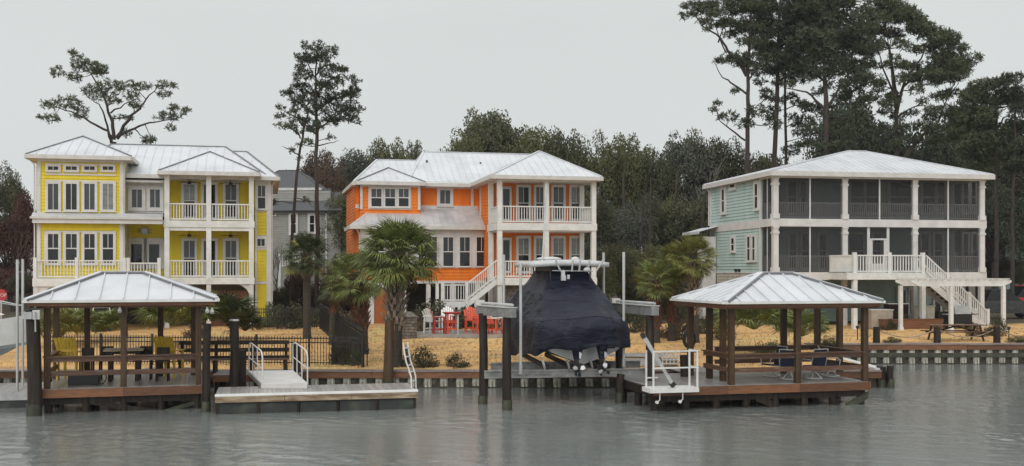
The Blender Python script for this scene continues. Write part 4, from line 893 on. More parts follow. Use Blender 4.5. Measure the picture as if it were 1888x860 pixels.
# ---------------------------------------------------------------- boat lift and boat
def lift_post(px, py, D, label): return pile(px, py, D, .145, label, m='dwood')
lift_post(890, 578, 35.9, 'far left pile of the boat lift, behind its neighbour'); lift_post(935, 580, 34.3, 'near left pile of the boat lift')
lift_post(1199, 582, 36.0, 'near right pile of the boat lift beside the white platform'); lift_post(1143, 582, 38.4, 'far right pile of the boat lift, half hidden by the boat cover')
M['liftalu'] = mat('wet_lift_aluminium', (.3, .3, .29), (.2, .2, .2), .4, 4, metal=.2, dirt=((.14, .13, .12), 2, .5, .8))
lf = empty('boat_lift', P(1045, 0, 36.4)[:2]+(0,), R(12), 'aluminium boat lift with two side beams and a cradle under the covered boat', 'boat lift')
def toL(px, py, D):
    v = Vector(P(px, py, D))-lf.location; c, s = math.cos(R(12)), math.sin(R(12)); return Vector((v.x*c+v.y*s, -v.x*s+v.y*c, v.z))
for (a, b) in (((884, 36.4), (945, 33.9)), ((1134, 39.0), (1208, 35.6))):
    p, q = toL(a[0], 0, a[1]), toL(b[0], 0, b[1]); p.z = q.z = 3.08
    MB().bar(p, q, .26, .28).obj('top_beam', M['liftalu'], lf); MB().bar(p+Vector((0,0,.17)), q+Vector((0,0,.17)), .34, .03).obj('beam_cap', M['pvc'], lf); MB().tube([p+Vector((.02,0,.25)), q+Vector((.02,.1,.25))], .045, 7).obj('drive_pipe', M['pvc'], lf)
    MB().box(p.x-.15,p.x+.15,p.y-.15,p.y+.15,3.2,3.42).obj('lift_motor', M['gutter'], lf)
    for e in (p.lerp(q, .12), p.lerp(q, .88)): MB().tube([(e.x,e.y,2.95),(e.x,e.y,1.1)], .012, 4).obj('lift_cable', M['alu'], lf)
for d_, pa, pb in ((35.5, 893, 1190), (38.6, 905, 1180)):
    p, q = toL(pa, 0, d_), toL(pb, 0, d_+.9); p.z = q.z = 1.12
    MB().bar(p, q, .14, .04).bar(p-Vector((0,0,.22)), q-Vector((0,0,.22)), .14, .035).bar(p-Vector((0,0,.11)), q-Vector((0,0,.11)), .05, .2).obj('cradle_beam', M['liftalu'], lf)
    if d_ < 36:      # illegible dark maker's lettering on the front beam: short slanted strokes
        rr = random.Random(4); b = MB(); dr = (q-p).normalized(); st_ = p+dr*.98
        for i in range(17):
            if i in (4, 8, 9): continue
            o_ = st_+dr*(i*.072); hh = rr.uniform(.035, .075); o_ = o_+Vector((0,-.028,-.155)); b.bar(o_+dr*-.02, o_+dr*.03+Vector((0,0,hh)), .004, .022, (0,1,0)); b.bar(o_, o_+dr*.05, .004, .02, (0,1,0))
        b.obj('lettering', M['blk'], lf)
for px_, yt, yb__, D in ((960, 486, 690, 35.3), (929, 470, 680, 38.2), (1113, 466, 680, 39.2), (1150, 465, 678, 36.6)):
    t, b = toL(px_, yt, D), toL(px_, yb__, D); MB().tube([b, t], .047, 9).obj('guide_pole', M['pvc'], lf); MB().tube([b, b+Vector((0,0,.3))], .07, 8).obj('pole_bracket', M['alu'], lf)
for x in (-1.9, -.55, .75, 1.5):
    p = toL(1072, 0, 36.2)+Vector((x*.62, 0, 0)); MB().bar((p.x,p.y-.1,1.2),(p.x,p.y+3.6,1.35),.1,.14).obj('bunk', M['dwood'], lf); MB().bar((p.x,p.y+.05,.95),(p.x-.15,p.y+.05,1.45),.07,.07).obj('bunk_bracket', M['alu'], lf)
# boat
bt_ = empty('covered_boat', P(1076, 0, 36.4)[:2]+(1.27,), R(12), 'large boat under a navy canvas cover with a white hardtop, raised on the lift', 'boat')
def hull(root, L_, bm, m1, zs=1.0, name='hull', zoff=0):
    st = []
    for i in range(15):
        t = i/14; y = t*L_; hb = bm*(1 if t < .5 else max(.012, (1-((t-.5)/.5)**2.1))); kz = zoff+1.35*max(0, t-.62)**1.6*3.2*zs; cz = zoff+.42+.75*max(0, t-.45)**1.3; sz = zoff+1.25+.55*t*t
        kz = min(kz, sz-.2); st.append([(0,y,kz),(hb*.5,y,kz+(cz-kz)*.52),(hb*.9,y,cz),(hb*1.0,y,cz+.1),(hb*1.06,y,(cz+sz)/2),(hb*1.1,y,sz)])
    v = []; f = []
    for s in st: v += s
    for s in st: v += [(-x, y, z) for x, y, z in s]
    n = 6; o = 15*n
    for i in range(14):
        for k in range(n-1):
            a = i*n+k; f.append((a, a+n, a+n+1, a+1)); f.append((o+a, o+a+1, o+a+n+1, o+a+n))
    f.append(tuple(range(n))+tuple(o+k for k in range(n-1, 0, -1)))
    for i in range(14): f.append((i*n+n-1, (i+1)*n+n-1, o+(i+1)*n+n-1, o+i*n+n-1))
    b = MB(); b.add(v, f, False); return b.obj(name, M[m1], root)
hu = hull(bt_, 8.6, 1.25, 'gel'); hu.data.materials.append(M['blk'])
for p_ in hu.data.polygons:
    if p_.center.z < .5+.06*p_.center.y and abs(p_.normal.y) < .7 and p_.center.y > .3: p_.material_index = 1
MB().box(-.2,.2,-.05,-.005,.75,.84).obj('transom_vent', M['blk'], bt_)
MB().bar((-1.1,.25,.5),(-.35,.1,.1),.05,.05).obj('trim_tab', M['blk'], bt_); MB().box(.5,1.1,-.02,-.004,.52,.58).obj('trim_tab', M['blk'], bt_)
M['seam'] = mat('canvas_seam', (.022, .024, .04), None, .5, 6)
def cover():
    NN = 96
    def outline(pts):     # resample a closed half outline (stern centre -> bow centre) mirrored
        half = [Vector(p) for p in pts]; full = half+[Vector((-p.x, p.y, p.z)) for p in half[-2:0:-1]]
        seg = [(full[i], full[(i+1) % len(full)]) for i in range(len(full))]; ln = [(b-a).length for a, b in seg]
        return seg, ln
    def samp(pts):
        half = [Vector(p) for p in pts]; l = [0]
        for a, b in zip(half[:-1], half[1:]): l.append(l[-1]+(b-a).length)
        out = []
        for i in range(NN//2+1):
            s = l[-1]*i/(NN//2); k = max(j for j in range(len(l)) if l[j] <= s+1e-9); k = min(k, len(half)-2); t = (s-l[k])/max(1e-6, l[k+1]-l[k]); out.append(half[k].lerp(half[k+1], t))
        return out+[Vector((-p.x, p.y, p.z)) for p in out[-2:0:-1]]
    top = samp([(0,2.0,3.12),(.72,2.0,3.12),(.72,4.3,3.12),(0,4.3,3.12)])
    top2 = samp([(0,1.85,2.95),(.78,1.9,2.95),(.78,4.4,2.95),(0,4.5,2.95)])
    mid = samp([(0,.8,2.35),(1.12,1.0,2.3),(1.25,4.9,2.4),(.6,6.4,2.45),(0,6.7,2.45)])
    gun = samp([(0,-.75,1.62),(.75,-.75,1.6),(1.0,-.2,1.5),(1.46,.0,1.45),(1.54,4.3,1.7),(1.2,6.8,2.0),(0,9.1,2.25)])
    g2 = samp([(0,-.98,1.35),(.85,-.95,1.3),(1.15,-.42,1.2),(1.62,-.15,1.12),(1.64,4.3,1.3),(1.28,6.9,1.6),(0,9.3,1.9)])
    hem = samp([(0,-.95,.62),(.85,-.9,.66),(1.1,-.4,.6),(1.6,-.12,.52),(1.6,4.3,.22),(1.2,6.9,.6),(0,9.2,1.2)])
    rings = [top, top2]; 
    for t in (.33, .66): rings.append([a.lerp(b, t)-Vector((0, 0, .05)) for a, b in zip(top2, mid)])
    rings.append(mid)
    for t in (.3, .6, .82): rings.append([a.lerp(b, t)-Vector((0, 0, .1*math.sin(t*math.pi))) for a, b in zip(mid, gun)])
    rings.append(gun); rings.append([a.lerp(b, .5)+Vector((0,0,.05)) for a, b in zip(gun, g2)]); rings.append(g2)
    for t in (.25, .5, .75): rings.append([a.lerp(b, t) for a, b in zip(g2, hem)])
    rings.append(hem); vs = []; nr = len(rings)
    rg = random.Random(2); ph = [rg.uniform(0, 6.28) for _ in range(8)]
    for i, r_ in enumerate(rings):
        for k, p in enumerate(r_):
            a = 2*math.pi*k/NN; amp = .014+.06*(i/nr)**1.3
            wv = math.sin(a*9+ph[0]+i*.35)*.6+math.sin(a*17+ph[1]-i*.5)*.5+math.sin(a*31+ph[2]+i*.8)*.3+.8*math.sin(i*1.3+a*5+ph[3])*(1 if i > 8 else .3)
            ctr = Vector((0, 3.5, p.z)); d = (p-ctr).normalized(); q = p+d*amp*(wv+.9*(abs(math.sin(a*11+i*.9+ph[5]))-.5)+.7*(abs(math.sin(a*6-i*1.4+ph[6]))-.5)*(1 if i > 7 else .5)); q.z += amp*.7*math.sin(a*13+i+ph[4])
            if p.x < 0 and i > nr-6 and p.y < 6: q.z -= .18*(i-(nr-6))/5*(1 if p.y > -.2 else .4)
            vs.append(q)
    fs = [(i*NN+k, i*NN+(k+1) % NN, (i+1)*NN+(k+1) % NN, (i+1)*NN+k) for i in range(nr-1) for k in range(NN)]
    for k in (11, 30, 40, 66, 84):
        pts = [vs[i*NN+k]+(vs[i*NN+k]-Vector((0, 3.5, vs[i*NN+k].z))).normalized()*.012 for i in range(nr)]; MB().tube(pts, .013, 5).obj('cover_seam', M['seam'], bt_)
    for i in (8, 12): MB().tube([vs[i*NN+k % NN]+(vs[i*NN+k % NN]-Vector((0, 3.5, vs[i*NN+k % NN].z))).normalized()*.014 for k in range(NN+1)], .012, 5, cap=False).obj('cover_seam', M['seam'], bt_)
    m = MB(); m.add(vs, fs, True); m.add(rings[0], [tuple(range(NN))]); o = m.obj('canvas_cover', M['navy'], bt_)
    md = o.modifiers.new('s', 'SUBSURF'); md.levels = 1; md.render_levels = 1
    so = o.modifiers.new('t', 'SOLIDIFY'); so.thickness = .012
cover()
# canvas skirts over the outboards, the legs, gearcases and propellers
for s, tilt in ((-.43, 0), (.43, 0)):
    ob = MB().tube([(s,-.72,1.0),(s,-.72,.7),(s+.01,-.7,.42),(s,-.66,.22)], [.26,.22,.15,.1], 10).obj('outboard', M['navy'], bt_)
    MB().box(s-.05,s+.05,-.78,-.52,-.12,.32).prism([(s-.02,-.85,-.02),(s-.02,-.4,-.02),(s-.02,-.5,-.3),(s-.02,-.62,-.34)], (.04,0,0)).obj('leg', M['blk'], ob)
    MB().tube([(s,-.3,-.1),(s,-.45,-.1),(s,-.8,-.1),(s,-.95,-.1),(s,-1.02,-.1)], [.02,.08,.09,.07,.03], 9).obj('gearcase', M['blk'], ob)
    pr = MB().tube([(s,-.92,-.1),(s,-1.06,-.1)], [.055,.03], 8)
    pr.obj('propeller_hub', M['blk'], ob)
    for k in range(3):
        a = 2.1*k+.5+(s > 0)*.9; c, n_ = math.cos(a), math.sin(a)
        MB().prism([(s+.04*c,-.98,-.1+.04*n_),(s+.13*c-.08*n_,-.96,-.1+.13*n_+.08*c),(s+.22*c-.05*n_,-.97,-.1+.22*n_+.05*c),(s+.21*c+.05*n_,-1.02,-.1+.21*n_-.05*c),(s+.1*c+.05*n_,-1.03,-.1+.1*n_-.05*c)], (0,-.015,0)).obj('propeller_blade', M['gel'] if k < 2 else M['blk'], ob)
    MB().prism([(s+.04,-.86,.5),(s+.12,-.86,.42),(s+.1,-.84,.25),(s+.04,-.85,.28)], (.03,.05,0)).obj('strap_buckle', M['gel'], ob)
# hardtop and gear
hv = []; nx, ny = 13, 7
hb = MB()
for zo in (3.47, 3.24):
    for j in range(ny):
        for i in range(nx):
            x = -1.42+2.84*i/(nx-1); y = 1.5+3.2*j/(ny-1); ed = max(abs(x)/1.42, abs(y-3.1)/1.6); sh = 1-.07*max(0, ed-.8)*5
            hv.append((x*1.0, 3.1+(y-3.1)*(1-.12*(abs(x)/1.42)**3), zo+.06*(1-(x/1.42)**2)-(.04 if zo > 3.4 else -.03)*max(0, (ed-.85)*6)))
f = []; o = nx*ny
for j in range(ny-1):
    for i in range(nx-1):
        a = j*nx+i; f.append((a, a+1, a+nx+1, a+nx)); f.append((o+a, o+a+nx, o+a+nx+1, o+a+1))
for i in range(nx-1): f.append((i, o+i, o+i+1, i+1)); a = (ny-1)*nx+i; f.append((a, a+1, o+a+1, o+a))
for j in range(ny-1): a = j*nx; f.append((a, a+nx, o+a+nx, o+a)); a = j*nx+nx-1; f.append((a, o+a, o+a+nx, a+nx))
hb.add(hv, f, True); ht = hb.obj('hardtop', M['gel'], bt_)
MB().box(-.68,.68,2.1,4.2,3.1,3.29).obj('electronics_box', M['blk'], bt_)
for x in (-.5, -.15, .22, .5): pass
for x, lean in ((-.42, -.22), (-.02, 0), (.24, 0), (.85, .22), (.55, .03)):
    MB().tube([(x,1.42,3.12),(x+lean*.5,1.36,3.3),(x+lean,1.28,3.52)], .033, 7).obj('rod_holder', M['gel'], ht)
MB().tube([(-.72,1.45,3.14),(.75,1.45,3.12)], .02, 6).obj('grab_rail', M['alu'], ht)
for x in (-.7, .7):
    for y in (1.7, 4.3): MB().tube([(x,y,2.7),(x*1.05,y,3.32)], .03, 6).obj('top_support', M['blk'], ht)
def dome(x, y, z, rx, ry, rz, m, name, par, n=14):
    v = [(x+rx*math.cos(t*.4488)*math.cos(p), y+ry*math.sin(t*.4488)*math.cos(p), z+rz*math.sin(p)) for p in (-.9, -.5, 0, .45, .9, 1.3) for t in range(n)]
    f = [(i*n+k, i*n+(k+1) % n, (i+1)*n+(k+1) % n, (i+1)*n+k) for i in range(5) for k in range(n)]+[tuple(range(n))[::-1], tuple(range(5*n, 6*n))]
    return MB().add(v, f, True).obj(name, M[m], par)
dome(-.45, 3.0, 3.56, .48, .34, .09, 'gel', 'radar_dome', ht); dome(.5, 2.9, 3.55, .16, .16, .1, 'gel', 'antenna_dome', ht); dome(.52, 1.4, 3.17, .13, .1, .09, 'gel', 'spotlight', ht)
MB().box(-.42,-.3,1.3,1.4,2.85,3.16).box(-.44,-.28,1.25,1.35,2.8,2.98).obj('speaker', M['gel'], ht); MB().tube([(-.18,1.3,2.85),(-.17,1.3,3.0)], .05, 7).obj('speaker', M['gel'], ht)
MB().tube([(-.78,2.7,3.45),(-.74,2.7,3.9),(-.62,2.7,6.25)], [.035,.03,.022], 6).obj('whip_antenna', M['gel'], ht)
# boat at far left
lb = empty('white_boat', ((-290-CX)*36.6/F, 36.6, 1.1), R(-82), 'white powerboat bow with a pale grey bottom, cut off by the left edge', 'boat')
hw = hull(lb, 6.0, 1.3, 'edge'); hw.data.materials.append(M['bluepaint'])
for p_ in hw.data.polygons:
    if p_.center.z < .62+.05*p_.center.y: p_.material_index = 1
MB().prism([(-.95,1.2,1.5),(-.95,4.2,1.72),(-.6,5.0,1.78),(-.6,4.4,2.0),(-.8,1.5,2.05)], (1.8,0,0)).obj('foredeck', M['edge'], lb)
for s in (-.7, .7): MB().tube([(s,2.8,1.95),(s,3.0,2.3),(s*.8,4.6,2.32),(s*.25,5.7,2.1)], .02, 6).obj('bow_rail', M['alu'], lb)
MB().prism([(-.8,.2,1.5),(-.8,1.4,1.6),(-.8,1.2,2.5),(-.8,.3,2.5)], (1.6,0,0)).obj('console', M['edge'], lb)
lp = empty('grey_float', P(-40, 0, 34.6)[:2]+(0,), R(14), 'grey floating dock at the left edge beside two white guide poles', 'dock')
planks(None, 0, 2.0, 0, 3.2, .5, 'dock', .16, lp); MB().box(0,2.0,-.06,-.005,.25,.52).obj('fascia_board', M['alu'], lp); MB().box(.05,1.95,.02,3.1,-.3,.44).obj('float_block', M['float'], lp)
for px_, yt, D in ((32, 479, 35.2), (42, 478, 36.8)):
    X, Y, Z = P(px_, yt, D); MB().tube([(X,Y,.45),(X,Y,Z)], .042, 9).obj('guide_pole', M['pvc'])
for o, l in zip([o for o in COL.objects if o.name.startswith('guide_pole') and not o.parent], ('left and nearer one of the two tall pale guide poles at the left edge', 'right one of the two tall pale guide poles at the left edge')): tag(o, l, 'pole')
# ---------------------------------------------------------------- furniture
def adirondack(loc, rz, m, label, s=1.0, tall=.35, group=None, m2=None):
    rt = empty('adirondack_chair', loc, R(rz), label, 'chair', group); m2 = m2 or m; T = lambda x, y, z: (x*s, y*s, (z+tall*(1 if z > .1 else 0))*s if False else z*s)
    b = lambda: MB(T); sz = .38+tall
    for i in range(5): b().box(-.26,.26,-.28+i*.105,-.185+i*.105,sz-.02-i*.012,sz+.005-i*.012).obj('seat_slat', M[m], rt)
    for i in range(6):
        x = -.27+i*.108; top = .72-(.25 if m != 'ychair' else .02)*((i-2.5)/3)**2; b().prism([(x-.047+.0,.2,sz-.05),(x+.047,.2,sz-.05),(x*1.15+.052,.2+.32,sz+top),(x*1.15-.052,.2+.32,sz+top)], (0,.025,.01)).obj('back_slat', M[m], rt)
    b().bar((-.3,.36,sz+.28),(.3,.36,sz+.28),.03,.08).obj('back_rail', M[m2], rt)
    for sx in (-.31, .31):
        b().box(sx-.07,sx+.07,-.34,.42,sz+.22,sz+.25).obj('armrest', M[m2], rt); b().box(sx-.03,sx+.03,-.31,-.22,0,sz+.22).obj('leg', M[m], rt); b().prism([(sx-.025,.3,0),(sx-.025,.4,0),(sx-.025,.36,sz+.22),(sx-.025,.26,sz+.22)], (.05,0,0)).obj('leg', M[m], rt)
        b().box(sx-.02,sx+.02,-.22,.3,.2 if tall > .1 else .1,.27 if tall > .1 else .16).obj('stretcher', M[m], rt)
    if tall > .1: b().box(-.3,.3,-.3,-.26,.2,.27).obj('footrest', M[m], rt)
    return rt
def at(px, D, z=None): X, Y, Z = P(px, 0, D); return (X, Y, GZ(Y)+.06 if z is None else z)
adirondack(at(131, 36.4, .77), 180, 'ychair', 'yellow slat-back chair at the left side inside the left pavilion', 1.0, .32)
adirondack(at(314, 37.0, .77), 170, 'ychair', 'yellow slat-back chair at the right side inside the left pavilion', 1.0, .32)
PZ = GZ(57)+.08
adirondack(at(797, 56.6, PZ), 150, 'edge', 'white high-backed patio chair at the far left of the patio', .92, .3)
adirondack(at(825, 58.0, PZ), 5, 'edge', 'white high-backed patio chair behind the red table', .92, .3)
adirondack(at(811, 55.7, PZ), 100, 'rchair', 'dark red patio chair seen side on between the two white ones', .92, .3)
adirondack(at(869, 57.2, PZ), 10, 'ochair', 'orange patio chair right of the red table, leftmost of the orange ones', .95, .28)
adirondack(at(887, 55.6, PZ), 25, 'ochair', 'bright orange patio chair partly behind the far left lift pile', 1.0, .2)
adirondack(at(912, 55.4, PZ), 60, 'ochair', 'orange patio chair with white arms between the two left lift piles', 1.0, .2, m2='edge')
tb = empty('bar_table', at(833, 55.8, PZ), R(15), 'tall round red patio table in front of the white chairs', 'table')
MB().tube([(0,0,1.05),(0,0,1.1)], .48, 18, False).obj('table_top', M['rchair'], tb); MB().tube([(0,0,1.0),(0,0,1.05)], .4, 18, False).obj('table_apron', M['rchair'], tb)
for x in (-.26, .26):
    for y in (-.26, .26): MB().box(x-.04,x+.04,y-.04,y+.04,0,1.0).obj('leg', M['ochair'] if x < 0 else M['gel'], tb)
for z in (.2, .55):
    for s in (-1, 1): MB().box(-.22,.22,s*.26-.02,s*.26+.02,z,z+.1).obj('stretcher', M['ochair'], tb)
for x in (-.12, .0, .12): MB().box(x-.03,x+.03,-.29,-.27,.3,.95).obj('slat', M['rchair'], tb)
# patio slab
pt = MB().box(-5.9,.6,54.3,59.3,GZ(56)-.3,PZ).obj('patio', M['concrete']); tag(pt, kind='structure')
# stone column
X, Y, _ = P(753, 0, 54.6); fp = empty('stone_column', (X, Y, GZ(Y)), R(8), 'squat stacked stone column with sloping cap beside the big palm', 'column'); rr = random.Random(8)
for r in range(7):
    x = -.42
    while x < .3:
        w_ = rr.uniform(.2, .34); x1 = min(.42, x+w_)
        if .42-x1 < .12: x1 = .42
        MB().box(x,x1-.015,-.4-rr.random()*.03,.4,r*.15,r*.15+.135).obj('stone', M['stone'], fp); x = x1
    
MB().add([(-.5,-.48,1.06),(.5,-.48,1.06),(.5,.48,1.06),(-.5,.48,1.06),(-.12,-.1,1.32),(.12,-.1,1.32),(.12,.1,1.32),(-.12,.1,1.32)], [(0,3,2,1),(4,5,6,7),(0,1,5,4),(1,2,6,5),(2,3,7,6),(3,0,4,7)]).obj('cap_stone', M['stone'], fp)
# pavilion A table, stools
tb = empty('pub_table', at(229, 36.0, .77), R(16), 'dark square pub table in the middle of the left pavilion', 'table')
MB().box(-.62,.62,-.5,.5,1.0,1.05).obj('table_top', M['bleach'], tb); MB().box(-.5,.5,-.4,.4,.9,1.0).obj('table_apron', M['dwood'], tb)
for x in (-.42, .42):
    for y in (-.34, .34): MB().box(x-.06,x+.06,y-.06,y+.06,0,.9).obj('leg', M['dwood'], tb)
MB().tube([(0,0,1.05),(0,0,2.0)], .03, 8).tube([(0,0,1.35),(0,0,1.5),(0,0,2.3),(0,0,2.35)], [.05,.12,.08,.02], 10).obj('folded_parasol', M['dwood'], tb)
def stool(px, D, label):
    rt = empty('stool', at(px, D, .77), R(10), label, 'stool'); MB().box(-.22,.22,-.2,.2,.66,.72).obj('seat', M['dwood'], rt); MB().box(-.2,.2,.16,.2,.72,1.1).obj('backrest', M['dwood'], rt)
    for x in (-.18, .18):
        for y in (-.16, .16): MB().box(x-.025,x+.025,y-.025,y+.025,0,.66).obj('leg', M['dwood'], rt)
    MB().box(-.18,.18,-.18,-.14,.25,.3).obj('footrest', M['dwood'], rt)
stool(160, 35.6, 'dark bar stool beside the left yellow chair'); stool(196, 36.3, 'dark bar stool left of the pub table'); stool(268, 36.3, 'dark bar stool right of the pub table'); stool(300, 35.8, 'dark bar stool nearest the right yellow chair')
X, Y, _ = P(155, 0, 34.6); cb = empty('cooler', (X, Y, .77), R(14), 'black low cooler with a hose on the left pavilion floor', 'cooler')
MB().box(-.45,.45,-.22,.22,0,.36).obj('cooler_body', M['blk'], cb); MB().box(-.47,.47,-.24,.24,.362,.42).obj('lid', M['float'], cb); MB().tube([(.45,-.1,.34),(.62,-.14,.4),(.7,-.15,.22),(.6,-.16,.04),(.3,-.3,.02)], .018, 6).obj('hose', M['blk'], cb)
# swivel rockers in the right pavilion
def rocker(px, D, rz, label):
    rt = empty('swivel_chair', at(px, D, .76), R(rz), label, 'chair', None)
    MB().tube([(.27*math.cos(t*.4488),.27*math.sin(t*.4488),.03) for t in range(15)], .028, 6, cap=False).obj('base_ring', M['pvc'], rt)
    for k in range(4):
        a = k*math.pi/2+.78; MB().tube([(.27*math.cos(a),.27*math.sin(a),.04),(.08*math.cos(a),.08*math.sin(a),.2),(0,0,.26)], .02, 5).obj('base_spoke', M['pvc'], rt)
    MB().prism([(-.25,-.26,.4),(-.25,.24,.36),(-.25,.26,.41),(-.25,-.26,.45)], (.5,0,0)).obj('seat', M['blueseat'], rt); MB().prism([(-.25,.22,.4),(-.25,.27,.4),(-.25,.42,1.0),(-.25,.37,1.0)], (.5,0,0)).obj('backrest', M['blueseat'], rt)
    for s in (-.29, .29):
        MB().tube([(s,-.25,.38),(s,-.27,.6),(s,-.2,.66),(s,.26,.66),(s,.32,.6)], .02, 6).obj('armrest', M['pvc'], rt); MB().tube([(s*.95,-.26,.4),(s*.95,.25,.37),(s*.95,.42,1.03)], .018, 6).obj('side_frame', M['pvc'], rt)
    MB().tube([(-.27,.42,1.03),(.27,.42,1.03)], .018, 6).obj('top_rail', M['pvc'], rt)
rocker(1424, 37.4, -70, 'navy swivel chair on a pale ring base, leftmost in the right pavilion'); rocker(1455, 36.4, 160, 'navy swivel chair with its back to the water, left of the middle post')
rocker(1500, 36.6, 200, 'navy swivel chair with its back to the water, right of the middle post'); rocker(1532, 37.4, 80, 'navy swivel chair on a pale ring base, rightmost in the right pavilion')
# ---------------------------------------------------------------- black fences
def fence(name, label, p0, p1, hgt=1.2, sp=.115):
    p0, p1 = Vector(p0), Vector(p1); d = p1-p0; L_ = math.hypot(d.x, d.y); rt = empty(name, tuple(p0), math.atan2(d.y, d.x), label, 'fence'); sl_ = d.z/L_
    pk = MB().box(-.011,.011,-.011,.011,.06,hgt+.02).add([(-.02,-.02,hgt+.02),(.02,-.02,hgt+.02),(.02,.02,hgt+.02),(-.02,.02,hgt+.02),(0,0,hgt+.08)], [(0,1,4),(1,2,4),(2,3,4),(3,0,4)]).mesh('picket'); pk.materials.append(M['iron'])
    po = MB().box(-.035,.035,-.035,.035,-.1,hgt+.1).box(-.045,.045,-.045,.045,hgt+.1,hgt+.13).mesh('post'); po.materials.append(M['iron'])
    for i in range(int(L_/sp)): link('picket', pk, None, rt, (i*sp, 0, sl_*i*sp))
    n = max(1, round(L_/2.3))
    for i in range(n+1): link('post', po, None, rt, (L_*i/n, 0, sl_*L_*i/n))
    for z in (.15, hgt-.18, hgt-.02):
        MB().bar((0,0,z),(L_,0,z+sl_*L_),.025,.04).obj('rail', M['iron'], rt)
fence('iron_fence', 'low black picket fence along the bulkhead behind the left pavilion', P(92, 0, 43.4)[:2]+(.66,), P(668, 0, 42.3)[:2]+(.66,), 1.12)
fence('iron_fence', 'black picket fence running back from the bulkhead toward the trees', P(670, 0, 42.4)[:2]+(.66,), P(590, 0, 60)[:2]+(1.17,), 1.4, .1)
fence('iron_fence', 'black picket fence between the yellow house corner and the trees', P(466, 0, 59.6)[:2]+(1.17,), P(590, 0, 60)[:2]+(1.17,), 1.15)
# path lights
for px_, D, l in ((612, 44.5, 'dark round-headed marker stake behind the iron fence'), (677, 42.6, 'small dark garden light just right of the iron fence'), (1581, 53.5, 'small dark garden light seen inside the right pavilion'), (1860, 53.0, 'small dark garden light near the right edge')):
    X, Y, _ = P(px_, 0, D); z = GZ(Y); g_ = empty('garden_light', (X, Y, z), 0, l, 'garden light'); hh = .9 if px_ == 612 else .55
    MB().tube([(0,0,0),(0,0,hh)], .025, 6).obj('stake', M['blk'], g_); MB().tube([(0,0,hh),(0,0,hh+.12),(0,0,hh+.16)], [.05,.1,.03], 10).obj('lamp_head', M['blk'], g_)
X, Y, _ = P(630, 0, 43.6); el = MB().box(-.35,.35,-.2,.2,0,.85).box(-.38,.38,-.23,.23,.855,.9).obj('utility_box', M['dwood']); el.location = (X, Y, GZ(Y)); tag(el, 'dark brown utility cabinet behind the iron fence near the gangway', 'cabinet')
# ---------------------------------------------------------------- right garden
X, Y, _ = P(1762, 0, 53.2); tb = empty('picnic_table', (X, Y, GZ(Y)), R(4), 'weathered wooden picnic table on the lawn behind the right bulkhead', 'picnic table')
for i in range(5): MB().box(-1.45,1.45,-.36+i*.148,-.225+i*.148,.74,.78).obj('top_plank', M['rail'], tb)
for s in (-.72, .58):
    MB().box(-1.4,1.4,s,s+.14,.43,.47).obj('bench_plank', M['rail'], tb); MB().box(-1.4,1.4,s+.15,s+.29,.43,.47).obj('bench_plank', M['rail'], tb)
for x in (-1.1, 1.1):
    MB().bar((x,-.62,0),(x,-.25,.74),.05,.1,(0,1,0)).bar((x,.62,0),(x,.25,.74),.05,.1,(0,1,0)).obj('leg', M['dwood'], tb); MB().box(x-.03,x+.03,-.72,.86,.36,.43).obj('cross_bar', M['dwood'], tb); MB().bar((x,0,.42),(0,0,.72),.05,.08).obj('brace', M['dwood'], tb)
ps = []
for px_, l in ((1616, 'short rope post half hidden by the right pavilion corner'), (1728, 'short thick rope post at the left end of the picnic table'), (1838, 'short thick rope post right of the picnic table')):
    X, Y, _ = P(px_, 0, 51.75); o = MB().tube([(0,0,0),(0,0,.82)], [.17,.15], 10).obj('rope_post', M['dwood']); o.location = (X, Y, .92); tag(o, l, 'post'); ps.append((X, Y, 1.66))
ps.append((P(1960, 0, 51.75)[0], 51.75, 1.6))
for i, l in enumerate(('left span of thick garden rope left of the picnic table', 'span of thick garden rope looped past the picnic table', 'span of thick garden rope leaving the right edge')):
    a, b = Vector(ps[i]), Vector(ps[i+1]); pts = [a.lerp(b, t/12)-Vector((0,-.05,.42*4*(t/12)*(1-t/12))) for t in range(13)]
    tag(MB().tube(pts, .025, 6).obj('garden_rope', M['bleach']), l, 'rope')
# pergola
pg = House('pergola', 'white pergola with notched beam ends in front of the right stair', 'pergola', 1688, 57.6, 9, GZ(58)); rt = pg.root; w0 = pg.wall(0)
z0 = w0.z(524, 3); xs_ = [w0.u(1689), w0.u(1753.5), w0.u(1850)]
for x in xs_:
    for y in ((1.6,) if x == xs_[0] else (0,)): MB().box(x-.09,x+.09,y-.09,y+.09,0,z0-.1).box(x-.12,x+.12,y-.12,y+.12,0,.2).obj('post', M['white'], rt)
e0, e1 = w0.u(1679), w0.u(1863)
for y in (-.1, 1.5):
    MB().prism([(e0+.45,y,z0-.12),(e1-.45,y,z0-.12),(e1-.2,y,z0),(e1,y,z0+.08),(e1,y,z0+.2),(e0,y,z0+.2),(e0,y,z0+.08),(e0+.2,y,z0)], (0,.12,0)).obj('beam', M['white'], rt)
for i in range(16):
    x = e0+.3+(e1-e0-.6)*i/15; MB().prism([(x,-.35,z0+.3),(x,-.35,z0+.26),(x,-.15,z0+.202),(x,1.75,z0+.202),(x,1.95,z0+.26),(x,1.95,z0+.3)], (.05,0,0)).obj('rafter', M['white'], rt)
